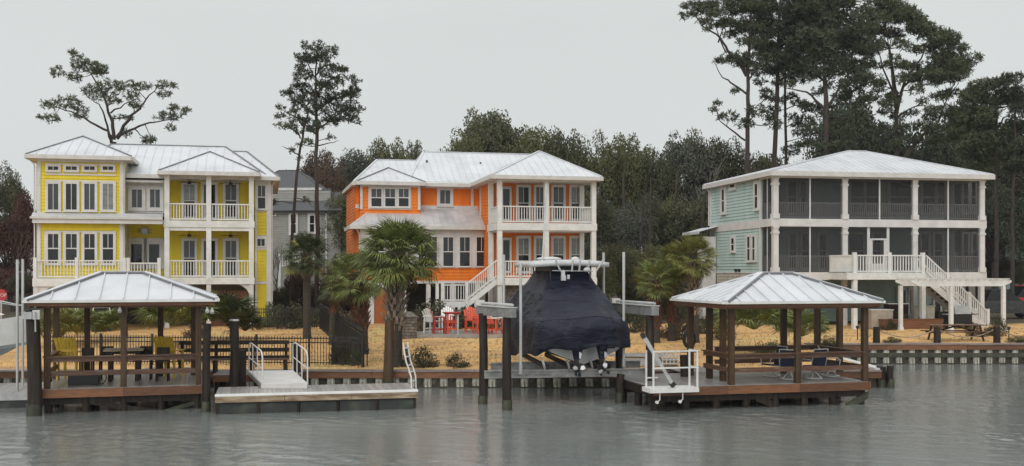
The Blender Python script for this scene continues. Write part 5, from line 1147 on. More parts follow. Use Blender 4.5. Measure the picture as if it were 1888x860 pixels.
# barbecue, planters and clutter beneath the teal house
X, Y, _ = P(1770, 0, 60.5); bq = empty('grill', (X, Y, GZ(Y)), R(10), 'black and silver gas grill under the white stair', 'grill')
MB().box(-.55,.55,-.3,.3,.25,.8).obj('cabinet', M['blk'], bq); MB().prism([(-.45,-.3,.8),(-.45,.3,.8),(-.45,.28,1.1),(-.45,.05,1.25),(-.45,-.2,1.15)], (.9,0,0)).obj('lid', M['alu'], bq); MB().box(.55,.95,-.25,.25,.76,.8).obj('side_shelf', M['blk'], bq); MB().box(-.95,-.55,-.25,.25,.76,.8).obj('side_shelf', M['alu'], bq)
for x in (-.5, .5): MB().box(x-.03,x+.03,-.28,.28,0,.25).obj('leg', M['blk'], bq)
def box_thing(name, label, cat, px, D, w, d, hh, m, rz=10, top=None):
    X, Y, _ = P(px, 0, D); o = empty(name, (X, Y, GZ(Y)), R(rz), label, cat)
    MB().prism([(-w/2+.03,-d/2,0),(w/2-.03,-d/2,0),(w/2,-d/2,hh),(-w/2,-d/2,hh)], (0,d,0)).obj('body', M[m], o)
    MB().box(-w/2-.03,w/2+.03,-d/2-.03,d/2+.03,hh+.002,hh+.05).obj('lid' if top else 'rim', M[top or m], o); return o
box_thing('storage_bin', 'beige covered bin under the left end of the teal deck', 'bin', 1620, 60.5, 1.3, .8, 1.0, 'beige', 10, 'trim')
box_thing('low_wall', 'long low dark planter wall below the teal house', 'planter', 1680, 60.0, 3.6, .5, .5, 'rwood')
box_thing('planter', 'cream square planter beside the pergola post', 'planter', 1704, 61.5, .9, .7, 1.15, 'lowwall'); box_thing('storage_bin', 'dark bin next to the grill', 'bin', 1738, 61.5, .9, .7, .8, 'float')
box_thing('bench_box', 'white cushioned bench under the teal deck', 'bench', 1652, 62, 1.2, .6, 1.25, 'dwood', 8, 'white')
X, Y, _ = P(187, 0, 58.2); wf = empty('window_frame', (X, Y, GZ(Y)+.75), R(20), 'white framed lantern-like stand on the paving behind the left pavilion', 'stand')
for s in (-.42, .42): MB().bar((s*1.15,0,0),(s*.8,.1,.95),.06,.06).obj('side_bar', M['white'], wf)
MB().bar((-.5,0,0),(.5,0,0),.1,.08).bar((-.34,.1,.95),(.34,.1,.95),.06,.06).bar((-.38,.05,.55),(.38,.05,.55),.06,.05).obj('cross_bar', M['white'], wf); MB().box(-.3,.3,.1,.5,.05,.7).obj('dark_box', M['blk'], wf)
MB().box(-.5,.5,-.1,.55,-.75,-.05).obj('plinth', M['dwood'], wf)
# ---------------------------------------------------------------- vehicles
def vehicle(name, label, cat, loc, rz, m, L_=4.6, w_=1.8, hh=1.45, pickup=False):
    rt = empty(name, loc, R(rz), label, cat); b = .62 if not pickup else .95
    prof = [(-L_/2,.35),(-L_/2+.05,.75),(-L_/2+.15,b+.12),(-L_*.22,b+.25),(L_*.36,b+.22),(L_/2-.05,b+.1),(L_/2,.4)]
    MB().prism([(x,-w_/2,z) for x, z in prof][::-1], (0,w_,0)).obj('body', M[m], rt)
    cab = [(-L_*.24,b+.24),(-L_*.08,hh),(L_*.2 if not pickup else L_*.1,hh),(L_*.38 if not pickup else L_*.17,b+.22)]
    MB().prism([(x,-w_/2+.12,z) for x, z in cab][::-1], (0,w_-.24,0)).obj('cabin', M['glass'], rt); MB().box(-L_*.09,L_*.2 if not pickup else L_*.1,-w_/2+.1,w_/2-.1,hh-.02,hh+.05).obj('roof', M[m], rt)
    for x in (-L_*.31, L_*.31):
        for y in (-w_/2-.02, w_/2-.2):
            wh = MB().tube([(x,y,.34),(x,y+.22,.34)], .34, 16, False).obj('wheel', M['blk'], rt); MB().tube([(x,y-.01,.34),(x,y+.05,.34)], .2, 12, False).obj('rim', M['alu'], wh)
    for y in (-w_/2+.2, w_/2-.5): MB().box(-L_/2-.01,-L_/2+.06,y,y+.3,.62,.74).obj('headlight', M['gel'], rt)
    return rt
vehicle('pickup_truck', 'black pickup truck parked behind the pergola at the right edge', 'truck', (P(1838, 0, 72)[0], 72, 1.26), 172, 'blackpaint', 5.6, 1.95, 1.9, True)
vehicle('red_car', 'red car behind the black pickup, only its roof showing', 'car', (P(1886, 0, 84)[0], 84, 1.5), 10, 'redpaint', 4.6, 1.85, 1.75)
hz_ = 3.55
hl = MB().add([(-200,78,.9),(-38,78,.9),(-36,84,1.2),(-40,90,hz_),(-200,90,hz_),(-200,300,hz_),(-41,300,hz_),(-30,95,1.1),(-30,300,1.1)], [(0,1,2),(0,2,3,4),(4,3,6,5),(3,2,7),(3,7,8,6)]); M['dirt'] = mat('brown_bank', (.075,.055,.042), (.045,.035,.028), .9, 1.5, bump=.4)
tag(hl.obj('embankment', M['dirt']), kind='structure')
vehicle('parked_car', 'white car on the bank behind the left guide poles', 'car', (P(14, 0, 96)[0], 96, hz_), 8, 'whitepaint'); vehicle('parked_car', 'dark car on the bank nearest the yellow house', 'car', (P(36, 0, 99)[0], 99, hz_), 12, 'blackpaint', 4.2)
vehicle('parked_car', 'grey car at the left edge in front of the white car', 'car', (P(2, 0, 92)[0], 92, hz_-.6), 4, 'alu')
X, Y, Z = P(2, 545, 60); ss = empty('stop_sign', (X, Y, GZ(Y)), 0, 'red octagonal stop sign at the left edge', 'sign')
zc = Z-GZ(Y); oc = [(.36*math.cos(R(22.5+45*k)), -.02, zc+.36*math.sin(R(22.5+45*k))) for k in range(8)]; MB().prism(oc, (0,.02,0)).obj('sign_plate', M['sign'], ss); MB().box(-.04,.04,.0,.06,0,zc+.3).obj('sign_post', M['alu'], ss)
cu = bpy.data.curves.new('lettering', 'FONT'); cu.body = 'STOP'; cu.size = .26; cu.align_x = 'CENTER'; cu.align_y = 'CENTER'; cu.extrude = .002; to_ = bpy.data.objects.new('t', cu); lm = bpy.data.meshes.new_from_object(to_); bpy.data.objects.remove(to_); lm.materials.clear(); link('lettering', lm, M['gel'], ss, (0, -.03, zc), (R(90), 0, 0))
# ---------------------------------------------------------------- houses farther back
h = House('house', 'grey shingled house behind the palms between the yellow and orange houses', 'house', 485, 86, -6, 1.5); rt = h.root; w0 = h.wall(0); x1 = w0.u(628)
siding(w0, 0, x1, 0, w0.z(391, 3), M['greysiding']); xm = w0.u(600)
siding(h.wall(1.5), 0, xm, 0, w0.z(350, 3), M['greysiding'])
MB().prism([(-.4,-.5,w0.z(389, 3)),(x1+.3,-.5,w0.z(389, 3)),(x1-.5,3.5,w0.z(363, 3)+.6),(-.4,3.5,w0.z(363, 3)+.6)], (0,.1,-.12)).obj('lower_roof', M['shingle'], rt)
ze_ = w0.z(347, 3); xq = w0.u(612)-.2
hip(rt, -2.5, w0.u(575), 2.5, 9, ze_+.2, (-.5, 5.5, w0.z(317, 3)+.6), (w0.u(512), 5.5, w0.z(317, 3)+.6), m='shingle', pw=3, seam=.01, capm='shingle')
MB().prism([(-.4,2.4,w0.z(384, 3)),(xm,2.4,w0.z(384, 3)),(xm-.3,2.6,ze_+.15),(-.4,2.6,ze_+.15)], (0,.2,0)).obj('shingle_slope', M['shingle'], rt)
hip(rt, w0.u(592), x1+.2, 1.5, 8, w0.z(388, 3)+.2, (w0.u(600), 4.5, w0.z(366, 3)), (w0.u(606), 4.5, w0.z(366, 3)), m='shingle', pw=3, seam=.01, capm='shingle')
for a, b, c, d in ((537, 546, 396, 430), (572, 580, 398, 428)): win(w0, a, b, c, d, 2, 0, .18)
win(w0, 503, 508, 393, 397, 1, 0, .1, sill=False); trim(w0, w0.u(600), w0.u(603), 0, w0.z(391, 3)); trim(w0, 0, x1, w0.z(394, 3), w0.z(388, 3), pr=.1)
railing(h, (w0.u(525),-1.5,w0.z(493, 3)), (w0.u(600),-1.5,w0.z(493, 3)), 1.0, .2)
for p in (527, 563, 598): postbox(rt, w0.u(p), -1.5, 0, w0.z(470, 3), .2)
h = House('house', 'distant teal cottage with a red panel seen through the pines at the right edge', 'house', 1812, 104, 0, 1.6); rt = h.root; w0 = h.wall(0); x1 = w0.u(1900)
siding(w0, 0, w0.u(1838), w0.z(470), w0.z(420), M['redpaint'] if 0 else M['brick'], ex=.25); siding(w0, 0, w0.u(1838), 0, w0.z(470), M['beige'], ex=.25); siding(h.wall(.6), w0.u(1838), x1, 0, w0.z(400), M['teal'], ex=.25)
MB().prism([(w0.u(1815),-.1,w0.z(452)),(w0.u(1834),-.1,w0.z(452)),(w0.u(1834),-.1,w0.z(418)),(w0.u(1815),-.1,w0.z(418))], (0,.06,0)).obj('red_panel', M['sign'], rt)
MB().prism([(w0.u(1832),-.6,w0.z(472)),(w0.u(1866),-.6,w0.z(415)),(w0.u(1900),-.6,w0.z(472)),(w0.u(1900),-.6,w0.z(478)),(w0.u(1866),-.6,w0.z(423)),(w0.u(1832),-.6,w0.z(478))], (0,5,0)).obj('roof', M['shingle'], rt)
# brown fence line behind the left bank and a long wall under the trees
# ---------------------------------------------------------------- vegetation
NR = np.random.default_rng(21)
def needles(C_, r, k=14, wd=.05, upb=.25):      # C_: (n,3) tuft centres, r: tuft radius; k needle bunches each
    n = len(C_); d = NR.normal(0, 1, (n, k, 3)); d[:, :, 2] += upb*1.6; d /= np.linalg.norm(d, axis=2, keepdims=True)
    ln = r*NR.uniform(.6, 1.15, (n, k, 1)); s = np.cross(d, NR.normal(0, 1, (n, k, 3))); s /= np.linalg.norm(s, axis=2, keepdims=True)+1e-9
    c = C_[:, None, :]; b = c+d*ln*.12
    return np.stack([b-s*wd*.5, b+s*wd*.5, c+d*ln+s*wd*.6, c+d*ln-s*wd*.2], 2).reshape(-1, 3)
def leaves(C_, r, k, size, flat=1.0):
    n = len(C_); d = NR.normal(0, 1, (n, k, 3)); d /= np.linalg.norm(d, axis=2, keepdims=True); p = C_[:, None, :]+d*r*NR.uniform(.35, 1.0, (n, k, 1))**.6*np.array([1, 1, flat])
    u = NR.normal(0, 1, (n, k, 3)); u[:, :, 2] *= .6; u /= np.linalg.norm(u, axis=2, keepdims=True); v = np.cross(u, NR.normal(0, 1, (n, k, 3))); v /= np.linalg.norm(v, axis=2, keepdims=True)+1e-9
    s = size*NR.uniform(.6, 1.3, (n, k, 1)); return np.stack([p-u*s*.5, p+v*s*.28, p+u*s*.5, p-v*s*.28], 2).reshape(-1, 3)
def curve(p, q, sag=0, n=5, wob=.06):
    p, q = Vector(p), Vector(q); l = (q-p).length; out = []
    for i in range(n+1):
        t = i/n; out.append(p.lerp(q, t)+Vector((0, 0, sag*l*math.sin(t*math.pi)))+(Vector((rng.gauss(0, wob), rng.gauss(0, wob), rng.gauss(0, wob*.5)))*l*.3 if 0 < i < n else Vector()))
    return out
def px_tree(label, D, trunk, limbs, blobs, leaf='pine', bark='bark', tuft=.42, dens=1.0, kn=14, group=None, name='pine_tree', depth=.8, twigs=5, base=None, wd=.055, bs=1.0):
    S = F/D; base = base or trunk[0]; X0, Y0, _ = P(base[0], 0, D); z0 = min(GZ(Y0), 1.26); rt = empty(name, (X0, Y0, z0), 0, label, 'tree', group)
    def w_(px, py, dd=0): x, y, z = P(px, py, D); return Vector((x-X0, dd, z-z0))
    T = MB(); skel = []
    tp = [w_(p[0], p[1]) for p in trunk]; tp[0].z = min(tp[0].z, -.2); rs = [p[2]*.62 for p in trunk]
    fine = []; fr_ = []
    for i in range(len(tp)-1):
        for k in range(4): t = k/4; fine.append(tp[i].lerp(tp[i+1], t)+Vector((rng.gauss(0, .03), rng.gauss(0, .03), 0))); fr_.append(rs[i]+(rs[i+1]-rs[i])*t)
    fine.append(tp[-1]); fr_.append(rs[-1]); T.tube(fine, fr_, 9); skel += list(zip(fine, fr_))
    for lm in limbs:
        r0 = lm[0][2] if len(lm[0]) > 2 else .12; dd = rng.uniform(-1.6, 1.6); n = len(lm); pts = [w_(p[0], p[1], dd*i/(n-1)) for i, p in enumerate(lm)]; pf = []; rf = []
        for i in range(n-1):
            for k in range(3): t = k/3; pf.append(pts[i].lerp(pts[i+1], t)+Vector((rng.gauss(0, .04), rng.gauss(0, .04), rng.gauss(0, .04)))); rf.append(r0*(1-.8*(i+t)/(n-1)))
        pf.append(pts[-1]); rf.append(r0*.18); T.tube(pf, rf, 6); skel += list(zip(pf, rf))
    cs = []; tipr = []
    for (bx, by, rx, ry) in blobs:
        rx *= bs; ry *= bs*1.05
        dd = rng.uniform(-1, 1)*depth*2; c = w_(bx, by, dd); RX, RZ = rx/S, ry/S; n = max(6, int(dens*RX*(RZ+.3)*58)); d = NR.normal(0, 1, (n, 3)); d /= np.linalg.norm(d, axis=1, keepdims=True)
        q = d*(NR.uniform(.1, 1, (n, 1))**.45)*np.array([RX, max(.5, RX*.8), RZ]); q = q+np.array(c)
        cs.append(q); sp_, sr = min(skel, key=lambda s: (s[0]-c).length+(.8*max(0, s[0].z-c.z)))
        r0 = min(sr*.7, .02+.018*(RX+RZ)*1.6); mid = curve(sp_, c, -.04, 4); T.tube(mid, [r0*(1-.14*i) for i in range(5)], 5)
        for k in range(twigs):
            e = Vector(q[rng.randrange(n)]); T.tube(curve(c if k % 2 else mid[3], e, .03, 2), [r0*.45, r0*.3, .008], 4, cap=False)
    T.obj('trunk', M[bark], rt)
    C_ = np.concatenate(cs); V = needles(C_, tuft*.72, kn-2, wd) if leaf.startswith('pine') else leaves(C_, tuft*1.1, kn, .26)
    link('crown', npmesh('crown', V, 4), M[leaf], rt); return rt
def rows(rw, n, rx=(12, 20), ry=(7, 12), gap=0, seed=0):      # clump centres scattered inside a crown outline given as (y, left, right)
    rg = random.Random(seed); out = []; tot = sum(b-a for _, a, b in rw)
    for y, a, b in rw:
        k = max(1, round(n*(b-a)/tot))
        for i in range(k):
            if rg.random() < gap: continue
            out.append((a+(b-a)*(i+rg.uniform(.25, .75))/k, y+rg.uniform(-7, 7), rg.uniform(*rx), rg.uniform(*ry)))
    return out
px_tree('spreading flat-topped pine behind the yellow house, left edge of the sky', 85, [(212,560,.3),(213,400,.28),(211,300,.26),(211,262,.24)],
    [[(206,264,.13),(203,246),(170,226),(137,209),(112,200)], [(206,256,.12),(201,244),(193,213),(185,195),(165,180)], [(211,256,.15),(207,225),(203,208),(196,177),(180,150),(165,125)], [(214,256,.14),(239,221),(260,203),(277,188),(300,165)], [(217,256,.12),(239,241),(265,229),(290,223),(329,216)], [(203,208,.08),(225,190),(245,175)]],
    [(98,195,16,8),(103,221,20,6),(134,193,23,10),(142,113,15,12),(160,125,26,10),(185,132,18,9),(116,136,13,9),(132,140,14,8),(198,134,9,7),(208,163,24,12),(152,160,16,7),(178,172,24,8),(258,163,25,8),(298,156,23,5),(308,177,12,7),(249,193,13,7),(219,190,12,7),(219,215,17,4),(306,213,28,6),(344,208,10,6),(313,235,8,5),(262,254,13,8),(231,246,9,6),(285,262,8,3),(235,172,14,8),(148,202,12,6),(325,200,12,5),(140,100,8,6),(150,215,14,5)], tuft=.36, dens=.95, kn=12, depth=.7, wd=.05, bs=1.22)
px_tree('tall straight pine, right one of the pair between the yellow and orange houses', 70, [(584,600,.26),(585,400,.23),(583,260,.19),(583,170,.13),(584,95,.05)],
    [[(584,250,.07),(565,232),(548,224)], [(584,240,.07),(605,225),(640,215),(662,214)], [(584,215,.07),(560,195),(538,180)], [(583,205,.06),(610,185),(645,175)], [(583,185,.06),(560,160),(540,150)], [(583,175,.06),(605,150),(635,135)], [(583,150,.05),(570,120),(560,105)], [(583,140,.05),(600,115),(612,100)], [(584,270,.05),(605,262),(618,255)]],
    rows([(88,560,608),(102,550,622),(118,545,632),(134,538,640),(150,534,650),(164,530,660),(178,528,668),(192,540,665),(206,560,662),(218,590,655),(233,570,600)], 85, (10, 17), (6, 10), .05, 4)+[(612,256,8,5),(566,262,8,4),(550,265,8,4),(655,222,8,4)], leaf='pinedark', bark='barkred', tuft=.3, dens=.95, kn=12, wd=.045, depth=.6)
px_tree('leaning thin pine, left one of the pair between the yellow and orange houses', 71, [(534,600,.18),(540,420,.17),(548,320,.15),(556,255,.12),(572,195,.05)],
    [[(556,255,.06),(540,240),(520,225)], [(552,285,.05),(535,277),(528,275)], [(560,235,.06),(545,215),(515,202)], [(540,375,.04),(510,372),(500,380)], [(545,365,.04),(570,372),(585,385)]],
    rows([(200,512,556),(214,510,568),(228,515,572),(240,535,570)], 15, (9, 14), (5, 8), 0, 6)+[(535,276,8,5),(548,290,8,4),(570,262,10,4),(510,376,10,5),(562,368,8,4)], leaf='pine', bark='barkred', tuft=.3, dens=.95, kn=12, wd=.045, depth=.5)
# tall pines behind the teal house
px_tree('tall pine with long bare limbs reaching left, leftmost of the pines behind the teal house', 86, [(1377,420,.34),(1378,310,.3),(1379,200,.26),(1379,120,.2),(1385,20,.1)],
    [[(1376,140,.15),(1358,112),(1340,98),(1325,75),(1290,52),(1266,22)], [(1378,175,.1),(1350,150),(1335,140),(1318,108)], [(1377,258,.08),(1345,240),(1325,225),(1313,200)], [(1325,78,.07),(1330,55),(1345,40)], [(1340,98,.06),(1322,60),(1310,30)], [(1380,150,.08),(1395,130),(1405,110)]],
    rows([(-14,1285,1400),(4,1270,1425),(20,1264,1425),(38,1290,1415),(55,1345,1410),(82,1350,1410),(104,1335,1405),(122,1360,1400)], 70, (12, 19), (6, 10), .08, 3)+[(1345,215,22,8),(1390,208,22,10),(1375,228,18,8),(1312,205,8,4),(1322,190,8,4),(1330,108,12,5),(1350,170,10,4),(1300,60,10,4),(1425,232,16,7)], leaf='pine', bark='bark', tuft=.36, dens=1.0, kn=12, bs=1.12)
px_tree('tall reddish pine, second from the left behind the teal house', 88, [(1428,420,.36),(1428,305,.32),(1434,140,.26),(1440,-20,.12)],
    [[(1430,185,.12),(1415,180),(1400,192)], [(1434,140,.12),(1415,110),(1400,90)], [(1436,90,.1),(1470,60),(1500,40)], [(1436,110,.1),(1410,70),(1395,30)], [(1434,150,.1),(1465,130),(1500,120)]],
    rows([(-30,1395,1500),(-12,1385,1515),(6,1385,1520),(26,1390,1520),(46,1392,1515),(66,1395,1520),(88,1400,1505),(108,1405,1500),(128,1405,1480)], 82, (15, 25), (9, 14), .03, 5)+rows([(150,1395,1470),(175,1400,1475),(215,1400,1440)], 12, (10, 16), (4, 6), .2, 15), leaf='pinedark', bark='barkred', tuft=.4, dens=1.0, kn=12, bs=1.12)
px_tree('slim pine close to the right of the reddish pine', 90, [(1450,420,.24),(1449,300,.2),(1447,150,.15),(1450,90,.08)],
    [[(1449,235,.05),(1475,222),(1490,215)], [(1448,200,.05),(1470,195),(1486,192)], [(1449,262,.05),(1475,255),(1490,265)]],
    [(1482,190,18,6),(1490,205,20,7),(1470,215,18,6),(1485,230,22,6),(1475,250,20,7),(1495,262,18,6),(1465,275,16,8),(1430,200,14,6),(1455,182,14,6)], leaf='pinedark', bark='bark', tuft=.36, dens=1.0, kn=12, bs=1.25)
px_tree('big dark pine in the middle of the group behind the teal house', 86, [(1523,420,.42),(1523,290,.38),(1523,180,.3),(1518,100,.2),(1512,10,.1)],
    [[(1521,205,.12),(1498,175),(1470,165),(1448,160)], [(1518,252,.09),(1490,238),(1462,235)], [(1520,268,.08),(1500,255),(1480,250)], [(1524,200,.13),(1545,165),(1575,150),(1600,140)], [(1520,150,.1),(1490,120),(1460,100)], [(1518,110,.1),(1560,80),(1600,60)], [(1527,215,.1),(1545,190),(1560,170)]],
    rows([(-24,1470,1570),(-6,1450,1580),(14,1470,1585),(34,1480,1600),(54,1470,1612),(74,1460,1612),(94,1455,1612),(114,1460,1605),(132,1470,1600),(150,1560,1600)], 95, (15, 25), (9, 14), .03, 7)+rows([(160,1500,1600),(185,1490,1610),(215,1490,1600),(245,1480,1590),(270,1470,1570)], 26, (10, 17), (5, 8), .1, 17)+[(1560,172,18,7),(1590,182,18,8),(1455,155,12,5)], leaf='pinedark', bark='bark', tuft=.4, dens=1.0, kn=12, bs=1.12)
px_tree('round-domed pine right of the dark one behind the teal house', 88, [(1652,420,.36),(1653,290,.3),(1653,178,.22),(1640,90,.12)],
    [[(1653,200,.14),(1640,130),(1628,70)], [(1653,210,.14),(1665,150),(1690,110),(1705,70)], [(1653,180,.1),(1625,130),(1608,80)], [(1665,295,.2),(1700,250),(1730,225),(1748,180)], [(1700,250,.1),(1735,240),(1760,232)], [(1665,160,.1),(1700,130),(1735,90)], [(1655,215,.08),(1690,195),(1720,190)]],
    rows([(8,1610,1665),(22,1595,1690),(38,1592,1705),(54,1600,1720),(62,1700,1750),(76,1710,1765),(92,1730,1770),(110,1740,1795),(122,1690,1798),(140,1680,1775)], 80, (13, 21), (8, 12), .04, 9)+rows([(90,1600,1700),(120,1600,1700),(150,1600,1720),(175,1600,1760),(205,1610,1770),(235,1620,1780),(262,1640,1780)], 44, (10, 18), (5, 9), .12, 19)+[(1618,78,16,8),(1600,100,16,8),(1640,112,12,5),(1675,95,14,6),(1720,150,18,7),(1660,170,16,6),(1745,172,18,7),(1630,190,20,9),(1700,188,12,5),(1720,216,14,6)], leaf='pine', bark='bark', tuft=.38, dens=1.0, kn=12, bs=1.15)
px_tree('pine at the right with a gap of sky in its crown', 84, [(1838,520,.3),(1836,400,.26),(1838,260,.2),(1835,180,.1)],
    [[(1838,290,.1),(1815,262),(1795,255)], [(1838,240,.1),(1860,215),(1880,200)], [(1838,230,.1),(1810,190),(1790,165)]],
    rows([(158,1800,1850),(172,1775,1880),(188,1765,1890),(205,1750,1830),(222,1750,1820),(240,1760,1888),(258,1770,1830),(275,1790,1888),(300,1800,1880)], 70, (13, 21), (8, 13), .05, 12), leaf='pine', bark='bark', tuft=.38, dens=1.0, kn=12, bs=1.2)
px_tree('dark pine cut by the right edge', 82, [(1868,520,.26),(1866,400,.22),(1870,300,.18),(1872,200,.1)], [[(1868,300,.1),(1880,260),(1895,240)], [(1867,330,.08),(1850,300),(1835,290)]],
    rows([(150,1840,1875),(170,1860,1910),(200,1860,1920),(230,1870,1920),(270,1860,1920),(310,1850,1920),(350,1860,1920),(390,1870,1920)], 32, (14, 22), (9, 13), .05, 13), leaf='pinedark', bark='bark', tuft=.4, dens=1.0, kn=12)
# broadleaf crowns, a few meshes shared by the wood
def crown_mesh(seed, n=70, k=95, size=.3, rx=4.6, rz=4.2, rc=1.15):
    global NR; NR = np.random.default_rng(seed); d = NR.normal(0, 1, (n, 3)); d /= np.linalg.norm(d, axis=1, keepdims=True); d[:, 2] = np.where(d[:, 2] < -.5, -d[:, 2], d[:, 2])
    C_ = d*(NR.uniform(.25, 1, (n, 1))**.5)*np.array([rx, rx, rz])*(1+.16*np.sin(d[:, :1]*5+seed)); C_[:, 2] += rz*.9
    return npmesh('crown', leaves(C_, rc, k, size, .8), 4), C_
def limbs_mesh(C_, hgt, r=.24):
    T = MB(); T.tube([(0,0,-14),(.15,.05,-4),(0,0,1.5),(.2,.1,5)], [r*1.2, r, r*.8, .05], 8); c0 = Vector((0, 0, 1.2))
    for i in range(0, len(C_), 3):
        e = Vector(C_[i])*.93; T.tube(curve(c0, e, -.05, 3, .1), [r*.4, r*.28, r*.18, .02], 5, cap=False)
    return T.mesh('trunk')
CRN = []
for s in range(6):
    m_, C_ = crown_mesh(100+s, 120+8*(s % 3), 150, .27+.03*(s % 2), 4.4+.3*(s % 3), 3.9+.4*(s % 2)); t_ = limbs_mesh(C_, 3.5); t_.materials.append(M['bark']); CRN.append((m_, t_))
def wood_tree(px, ytop, D, wpx, mt, label, v, group=None, low=0, hpx=None, cat='tree', name='oak_tree', sq=1.0):
    X, Y, Z = P(px, ytop, D); z0 = GZ(Y); W_ = wpx*1.15*D/F; sx = W_/9.6; H_ = Z-z0; ch = (hpx*D/F if hpx else H_*(.62 if mt.startswith('oak') else .75)); sz = ch/8.6
    rt = empty(name, (X, Y, z0), 0, label, cat, group); c_ = CRN[v % 6][0]
    if len(c_.materials) == 0: c_.materials.append(M['oak'])
    o = link('crown', c_, None, rt, (0, 0, H_-ch), (0, 0, rng.uniform(0, 6.28)), (sx, sx, sz)); 
    if mt != 'oak': o.material_slots[0].link = 'OBJECT'; o.material_slots[0].material = M[mt]
    link('trunk', CRN[v % 6][1], None, rt, (0, 0, 0), (0, 0, 0), (sx, sx, sz)); rt.children[-1].location = (0, 0, H_-ch); rt.children[-1].name = 'trunk'; return rt
spec = [
 (655,258,96,95,'oakgrey','green oak rising behind the left end of the orange roof'), (715,262,98,90,'oakolive','olive oak directly behind the orange roof left of its step'),
 (610,285,92,75,'oakbrown','rusty brown oak just right of the pair of tall pines'), (760,268,99,60,'oak','small round oak top above the step in the orange roof'),
 (860,232,97,100,'oakolive','oak whose crown rises above the orange ridge near its middle'), (905,195,101,115,'oak','tallest oak, its crown highest above the orange roof'), (985,210,99,120,'oakolive','broad oak behind the peak of the orange porch roof'),
 (1045,248,97,90,'oak','oak just right of the orange porch roof peak'), (1100,243,96,100,'oakolive','oak standing behind the right slope of the orange porch roof'), (1160,255,98,100,'oakolive','oak over the gap right of the orange house'),
 (1215,275,96,95,'oak','lower oak midway between the orange and teal houses'), (1270,243,98,105,'oakgrey','grey green oak left of the tall pines'), (1325,235,99,105,'oak','oak entangled with the leftmost tall pine'),
 (1590,190,104,130,'pinedark','dense dark evergreen behind the teal roof peak'), (1690,225,102,130,'pinedark','dense dark evergreen right of the teal roof peak'), (1560,215,105,110,'pinedark','dark evergreen filling in left of the teal roof peak'),
 (1555,160,101,120,'pinedark','dark evergreen crown between the dark pine and the domed pine'), (1735,235,98,110,'pinedark','dark evergreen low under the domed pine right side'), (1800,185,103,110,'pinedark','dark evergreen between the domed pine and the pine with a sky gap'),
 (1880,215,99,120,'pinedark','dark evergreen mass at the right edge'), (1830,330,94,110,'pinedark','dark evergreen just right of the teal house eave'),
 (1770,200,100,130,'pinedark','dark evergreen above the right corner of the teal roof'), (1850,290,98,130,'oak','dark oak beyond the right corner of the teal house'), (1410,275,104,90,'oak','thin oak low between the two leftmost tall pines'),
 (1480,280,103,90,'oak','low oak behind the teal roof left slope'), (1640,240,100,110,'pinedark','dark evergreen just behind the teal roof ridge'),
 (8,300,92,75,'oak','dark green oak at the left edge of the picture'), (48,360,90,60,'redbush','reddish bare tree beside the left wall of the yellow house'), (15,390,86,80,'redbush','reddish brown tree low at the left edge')]
for i, (px_, yt, D, wp_, mt, l) in enumerate(spec): wood_tree(px_, yt, D, wp_, mt, l, i)
fillg = 'trees of the dark wood behind the houses'; rg = random.Random(31)
for i, px_ in enumerate(range(655, 1380, 36)):
    wood_tree(px_+rg.uniform(-12, 12), rg.uniform(330, 372), rg.uniform(84, 90), rg.uniform(75, 105), ('oak', 'oakolive', 'oakgrey', 'oak', 'oakbrown' if px_ < 780 else 'oak')[rg.randrange(5)], 'mid height dark tree inside the wood behind the houses', i, fillg)
for i, px_ in enumerate(range(668, 1370, 42)):
    wood_tree(px_+rg.uniform(-12, 12), rg.uniform(440, 470), rg.uniform(76, 82), rg.uniform(70, 100), ('oakolive', 'oak', 'oakolive', 'oakgrey', 'oakbrown' if px_ < 780 else 'oak')[rg.randrange(5)], 'low bushy dark tree at the foot of the wood', i+3, 'low trees at the foot of the wood')
for i, px_ in enumerate(range(1480, 1900, 42)):
    wood_tree(px_+rg.uniform(-10, 10), rg.uniform(285, 330) if px_ < 1790 else rg.uniform(340, 400), rg.uniform(106, 112), rg.uniform(90, 120), 'pinedark', 'dark tree in the mass behind the teal house', i+2, 'dark trees behind the teal house')
for i, px_ in enumerate((1835, 1870, 1900)): wood_tree(px_, 470+i*6, 100-i*3, 70, 'oak', ('leafy bush below the distant teal cottage', 'leafy bush behind the red car', 'leafy bush cut by the right edge')[i], i, cat='bush', name='bush')
for i, px_ in enumerate((20, 55, 90)): wood_tree(px_, 495+i*5, 84-i*2, 60, 'redbush' if i != 1 else 'oak', ('brown thicket below the parked cars', 'green bush behind the left guide poles', 'brown bush beside the yellow house left corner')[i], i+1, cat='bush', name='bush')
for i, (px_, yt) in enumerate(((520, 520), (548, 500), (585, 512), (618, 490), (640, 470), (645, 520))):
    wood_tree(px_, yt, 72+(i % 3)*2, 52, ('oak', 'oakbrown')[i % 2], ('low bush right of the yellow house corner', 'brown bush behind the slim palm', 'green bush right of the slim palm trunk', 'brown bush in the gap before the rusty palm', 'tall bush at the left wall of the orange house', 'low bush at the left wall of the orange house')[i], i, cat='bush', name='bush', hpx=90)
for i, (px_, yt) in enumerate(((1105, 470), (1140, 450), (1175, 478), (1210, 455), (1250, 500), (1290, 480), (1325, 540))):
    wood_tree(px_, yt, 70+(i % 3)*2, 62, ('oakolive', 'oak', 'oakgrey')[i % 3], ('bushy undergrowth just right of the orange porch', 'rounded bush behind the right guide poles', 'olive bush behind the right lift beam', 'tall bush behind the leftmost teal house palm', 'low bush behind the bright green palm', 'olive bush at the teal house rear corner', 'low bush against the teal house left wall')[i], i, cat='bush', name='bush', hpx=110)
for i, (px_, yt, D) in enumerate(((545, 300, 99), (585, 282, 97), (630, 330, 94))): wood_tree(px_, yt, D, 80, ('oak', 'oakbrown', 'oakbrown')[i], ('dim green tree above the grey shingled roof', 'rusty tree behind the pair of tall pines', 'brown tree at the right end of the grey house')[i], i)
